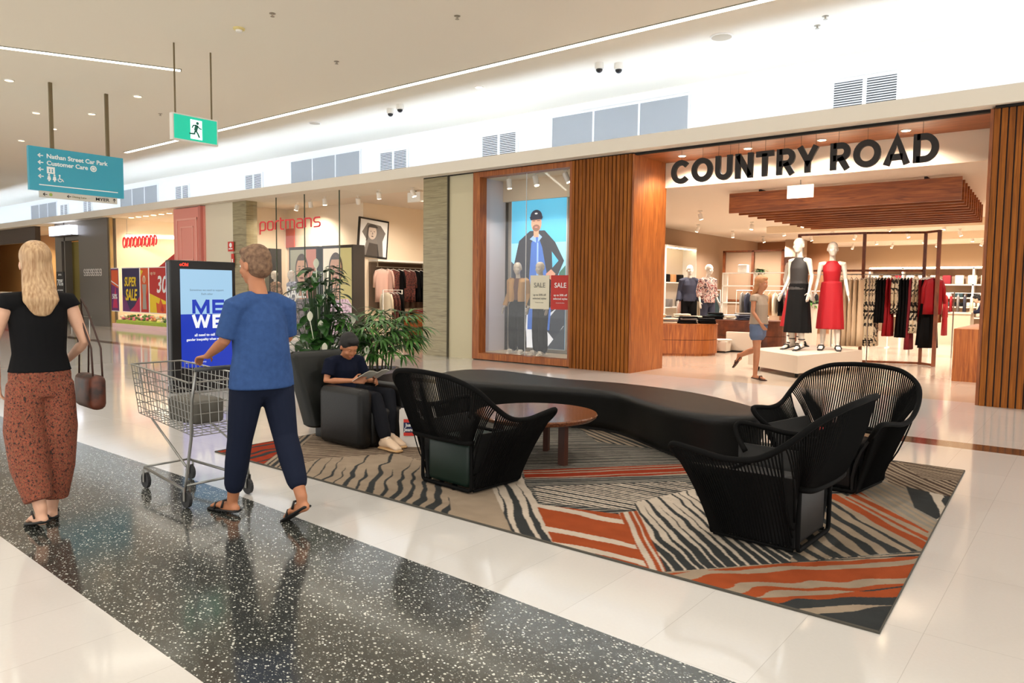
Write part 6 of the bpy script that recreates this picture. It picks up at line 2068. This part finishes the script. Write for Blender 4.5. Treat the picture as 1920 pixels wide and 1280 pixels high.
tag(MB().rbox(-3.85, -3.55, 25.6, 25.8, .961, .985, .01).build('folded_cloth', matt_black), 'flat black pad on the sales counter', 'pad')
t = thing('side_table', 'timber edged display unit tight against the right timber column', 'cabinet', (-1.6, 16.0, 0))
MB().box(-1.95, -.6, 14.6, 17.5, 0, .9).build('body', wood, t)
t = thing('garment_rack', 'small rail with bags and a red jacket right of the portal rack', 'rack', (-3.1, 20, 0))
MB().tube([(-3.6, 20, 0), (-3.6, 20, 1.55), (-2.7, 20, 1.55), (-2.7, 20, 0)], .014, 6).build('frame', steel, t)
rack_run([('shirt', 'red', .8), ('shirt', 'red', .95), ('shirt', 'cream', .7), ('shirt', 'camel', .7), ('shirt', 'red', 1.0)], (-3.5, 20, 1.55), (-2.8, 20, 1.55), 0, 'small rail right of the portal rack', 'garments on the small rail')
# more racks filling the depth
for i, (x0, x1, y, cs) in enumerate(((-6.0, -4.6, 22.5, ('cream', 'white', 'grey', 'camel', 'navy', 'black', 'cream')), (-4.6, -3.0, 29.0, ('white', 'cream', 'red', 'grey', 'navy', 'cream', 'white')), (-6.6, -5.2, 28.5, ('camel', 'cream', 'black', 'white', 'grey', 'navy')))):
    nm = ('middle', 'far right', 'far left')[i]
    rail('white clothes rail in the %s depth of the store' % nm, x0, x1, y)
    rack_run([('shirt', c, .75) for c in cs], (x0 + .1, y, 1.55), (x1 - .1, y, 1.55), .1, '%s rail deep in the store' % nm, 'garments on the %s deep rail' % nm)

# ================================================================ glass-fronted shop
def portrait(P, wd, ht, bgs, hair, sk, dress, side=0):
    cx, cy = wd * .45, ht * .74
    s = wd / .95
    return [(bgs[0], rect(0, 0, wd, ht)), (bgs[1], rect(wd * .62, 0, wd, ht)), (hair, circ(cx, cy + .05 * s, .235 * s, .34 * s)), (hair, [(cx - .23 * s, cy + .05), (cx - .05, cy), (cx - .1 * s, cy - .5 * s), (cx - .26 * s, cy - .55 * s)]),
            (dress, [(0, 0), (wd, 0), (wd, .35 * ht), (cx + .4 * s, .42 * ht), (cx - .35 * s, .40 * ht), (0, .3 * ht)]), (sk, rect(cx - .10 * s, cy - .62 * s, cx + .12 * s, cy - .2 * s)), (sk, circ(cx, cy + .02, .20 * s, .30 * s)),
            (hair, circ(cx, cy + .24 * s, .15 * s, .07 * s, a0=0, a1=180)), (mat('ink_eye', (50, 34, 30), .5), circ(cx - .07 * s, cy + .05 * s, .035 * s, .013 * s)), (mat('ink_eye'), circ(cx + .09 * s, cy + .05 * s, .035 * s, .013 * s)),
            (mat('ink_eye'), rect(cx - .12 * s, cy + .10 * s, cx - .03 * s, cy + .115 * s)), (mat('ink_eye'), rect(cx + .04 * s, cy + .10 * s, cx + .13 * s, cy + .115 * s)), (mat('ink_nose', (186, 128, 100), .5), [(cx, cy + .04 * s), (cx + .03 * s, cy - .07 * s), (cx - .015 * s, cy - .075 * s)]), (mat('ink_lip', (160, 60, 58), .5), circ(cx + .01, cy - .15 * s, .06 * s, .025 * s))]
hairb, skp = mat('ink_hair', (64, 42, 30), .5), mat('ink_face', (220, 168, 136), .5)
for x0, x1, l, bg, dr in ((-20.3, -19.62, 'left one, partly cut by the stone column', [(226, 216, 180), (90, 92, 80)], (110, 84, 66)), (-18.65, -17.3, 'middle one, woman before a street', [(150, 150, 130), (190, 120, 104)], (70, 50, 56)), (-17.1, -15.75, 'right one, large face of a woman with tied hair', [(236, 226, 204), (190, 180, 120)], (196, 160, 190))):
    t = thing('poster_stand', 'tall black poster box, %s' % l, 'poster', ((x0 + x1) / 2, 12.95, 0), group='poster boxes in the glass shopfront')
    MB().box(x0, x1 + .0, 12.85, 13.25, .12, 2.66).build('frame_box', matt_black, t)
    MB().box(x0 + .1, x1 - .1, 12.9, 13.2, 0, .12).build('base', black, t)
    P = Plane((x0 + .06, 12.85, .2), (1, 0, 0), (0, 0, 1))
    w_, h_ = x1 - x0 - .12, 2.38
    m1 = [mat('ink_bg_%s_%d' % (l[:3], i), c, .5, emit=c, es=.25) for i, c in enumerate(bg)]
    art(P, portrait(P, w_, h_, m1, hairb, skp, noisemat('ink_dress_' + l[:3], [(.44, dr), (.52, tuple(min(255, v + 70) for v in dr))], nscale=12)), 'print', t)
# white letters S A on the glass
t = thing('window_lettering', 'white letters SA on the lower left of the glass shopfront', 'sign', (-17.3, 11.84, 1.6))
P = Plane((-17.25, 11.855, 1.35), (1, 0, 0), (0, 0, 1))
text('SALE', .42, WHT, P, (.35, 0), t, ext=.001, off=.008)
# tilted framed picture on the side wall
t = thing('framed_picture', 'tilted black framed black-and-white photograph on the shop side wall', 'picture', (-16.68, 14.3, 2.9))
yv = Vector((0, 1, -.02)).normalized()
P = Plane((-16.68, 13.72, 2.42), (0, 1, -.06), (0, .08, 1))
P = (P[0], P[1], P[2], Vector((1, 0, 0)))
MB().pl(P, rect(0, 0, 1.12, 1.12), 0, .05).build('frame', matt_black, t)
art(P, [(WHT, rect(.05, .05, 1.07, 1.07)), (mat('ink_grey1', (120, 116, 112), .6), [(.2, .05), (.95, .05), (.9, .5), (1.0, .75), (.8, .95), (.3, .98), (.12, .7), (.3, .5)]), (mat('ink_grey2', (206, 190, 176), .6), circ(.5, .72, .16, .2)), (mat('ink_grey3', (60, 56, 54), .6), [(.3, .05), (.8, .05), (.72, .4), (.4, .42)]), (mat('ink_grey3'), circ(.5, .86, .19, .10, a0=0, a1=180)), (mat('ink_grey3'), [(.31, .86), (.36, .86), (.34, .5), (.27, .45)]), (mat('ink_grey3'), circ(.44, .75, .025, .009)), (mat('ink_grey3'), circ(.57, .75, .025, .009)), (mat('ink_grey1'), [(.5, .74), (.53, .67), (.48, .66)]), (mat('ink_grey3'), circ(.5, .61, .04, .014)), (mat('ink_grey1'), [(.72, .85), (.85, .6), (.62, .45), (.66, .58)])], 'print', t, d0=.052)
# wall rail run along the side wall
t = thing('garment_rack', 'long shelf and hanging rail along the side wall of the glass-fronted shop', 'rack', (-16.4, 16, 2.2))
MB().box(-16.7, -16.3, 14.2, 18.0, 2.27, 2.33).build('shelf', whitep, t)
MB().box(-16.7, -16.66, 14.2, 18.0, .9, 2.25).build('dark_back', mat('back_brown', (88, 66, 50), .7), t)
MB().tube([(-16.42, 14.25, 2.12), (-16.42, 17.95, 2.12)], .014, 6).build('hanging_rail', steel, t)
for y in (14.3, 16.1, 17.9): MB().box(-16.43, -16.41, y - .01, y + .01, 2.12, 2.27).build('bracket', steel, t)
seq = ['pink', 'pink', 'brown pattern', 'black', 'brown pattern', 'brown pattern', 'black', 'black', 'navy', 'black', 'white', 'black', 'black', 'brown pattern', 'pink', 'cream']
for i, c in enumerate(seq):
    face = i in (0, 2, 4, 11, 14)
    garment('shirt', c, 1.0, (-16.42, 14.45 + i * .225, 2.094), R(90) + (R(75) if face else random.uniform(-.1, .1)), '%s long garment on the side wall rail, %s from its left' % (c, ORD[i]), 'garments on the side wall rail')
# low rails and small white stand
t = thing('garment_rack', 'square white garment stand with a cream coat in the glass-fronted shop', 'rack', (-15.2, 14.0, 0))
MB().tube([(-15.4, 13.6, 0), (-15.4, 13.6, 1.45), (-15.4, 14.3, 1.45), (-15.4, 14.3, 0)], .022, 6).build('frame', whitep, t)
for y in (13.6, 14.3): MB().box(-15.6, -15.2, y - .02, y + .02, 0, .03).build('foot', whitep, t)
for i, (y, c) in enumerate(((13.72, 'cream'), (13.85, 'brown pattern'), (13.98, 'brown pattern'), (14.12, 'black'))):
    garment('shirt', c, .95, (-15.4, y, 1.424), R(90), '%s garment on the square white stand, %s from left' % (c, ORD[i]), 'garments on the square white stand')
t = thing('garment_rack', 'low white rail with red garments right of the square white stand', 'rack', (-14.9, 16.2, 0))
MB().tube([(-15.2, 15.3, 0), (-15.2, 15.3, 1.25), (-15.2, 16.9, 1.25), (-15.2, 16.9, 0)], .018, 6).build('frame', whitep, t)
for i, c in enumerate(('red', 'dark red', 'dark red', 'black', 'brown pattern', 'black', 'black', 'dark red')):
    garment('shirt', c, .75, (-15.2, 15.45 + .18 * i, 1.224), R(90), '%s garment on the low white rail, %s from left' % (c, ORD[i]), 'garments on the low white rail')
t = thing('display_shelf', 'tiered pale timber display shelves at the right of the glass-fronted shop', 'shelf', (-15.6, 16.4, 0))
for k, z in enumerate((.25, .5, .75)): MB().box(-16.3 + .0, -15.55 - .12 * k, 15.2, 17.4, z, z + .04).build('shelf', wood_x, t)
for y in (15.2, 17.36): MB().box(-16.3, -15.55, y, y + .04, 0, .79).build('side_panel', wood_x, t)
k = 0
for z, nm in ((.29, 'lowest'), (.54, 'middle'), (.79, 'top')):
    for i, y in enumerate((15.5, 16.0, 16.5, 17.0)):
        c = ('black', 'red', 'black', 'dark red', 'navy')[k % 5]
        k += 1
        o = MB().rbox(-16.1, -15.95 if 0 else -15.85, y - .16, y + .16, z + .001, z + .08, .02).build('folded_garment', GM[c], smooth=True)
        tag(o, 'folded %s garment on the %s timber tier, %s from left' % (c, nm, ORD[i]), 'folded clothes', 'folded clothes on the timber tiers')
t = thing('red_panel', 'red hanging panel at the left of the glass-fronted shop', 'panel', (-19.6, 13.95, 3))
MB().box(-20.38, -19.95, 13.93, 13.97, 2.75, 3.35).build('panel', mat('panel_rust', (190, 70, 40), .6), t)
# far left shops: counter with colourful goods
t = thing('shop_counter', 'long counter at the far left orange shop', 'counter', (-40, 12.6, 0))
MB().box(-43, -36, 12.3, 12.9, 0, 1.1).build('body', mat('counter_red', (150, 60, 50), .5), t)
MB().box(-43, -36, 12.25, 12.95, 1.1, 1.14).build('worktop', whitep, t)
t = thing('display_case', 'bright jewellery display in the shop left of the grey shopfront', 'display', (-34, 13.3, 0))
MB().box(-34.8, -33.1, 13.1, 13.6, 0, 1.0).build('base', whitep, t)
for k in range(9):
    MB().ell((-34.7 + .19 * k, 13.3, 1.2 + .35 * (k % 4)), (.05, .05, .05), 8, 6).build('bulb', glow_spot, t)
MB().box(-34.8, -33.1, 13.5, 13.55, 1.0, 2.7).build('backboard', cream_paint, t)
t = thing('barrier_rail', 'low metal rail along the foot of the grey shopfront', 'barrier', (-30, 11.3, 0))
MB().tube([(-32.4, 11.35, .35), (-28.6, 11.35, .35)], .02, 6).build('rail', steel, t)
for x in (-32.3, -30.4, -28.8): MB().tube([(x, 11.35, 0), (x, 11.35, .35)], .02, 6).build('post', steel, t)
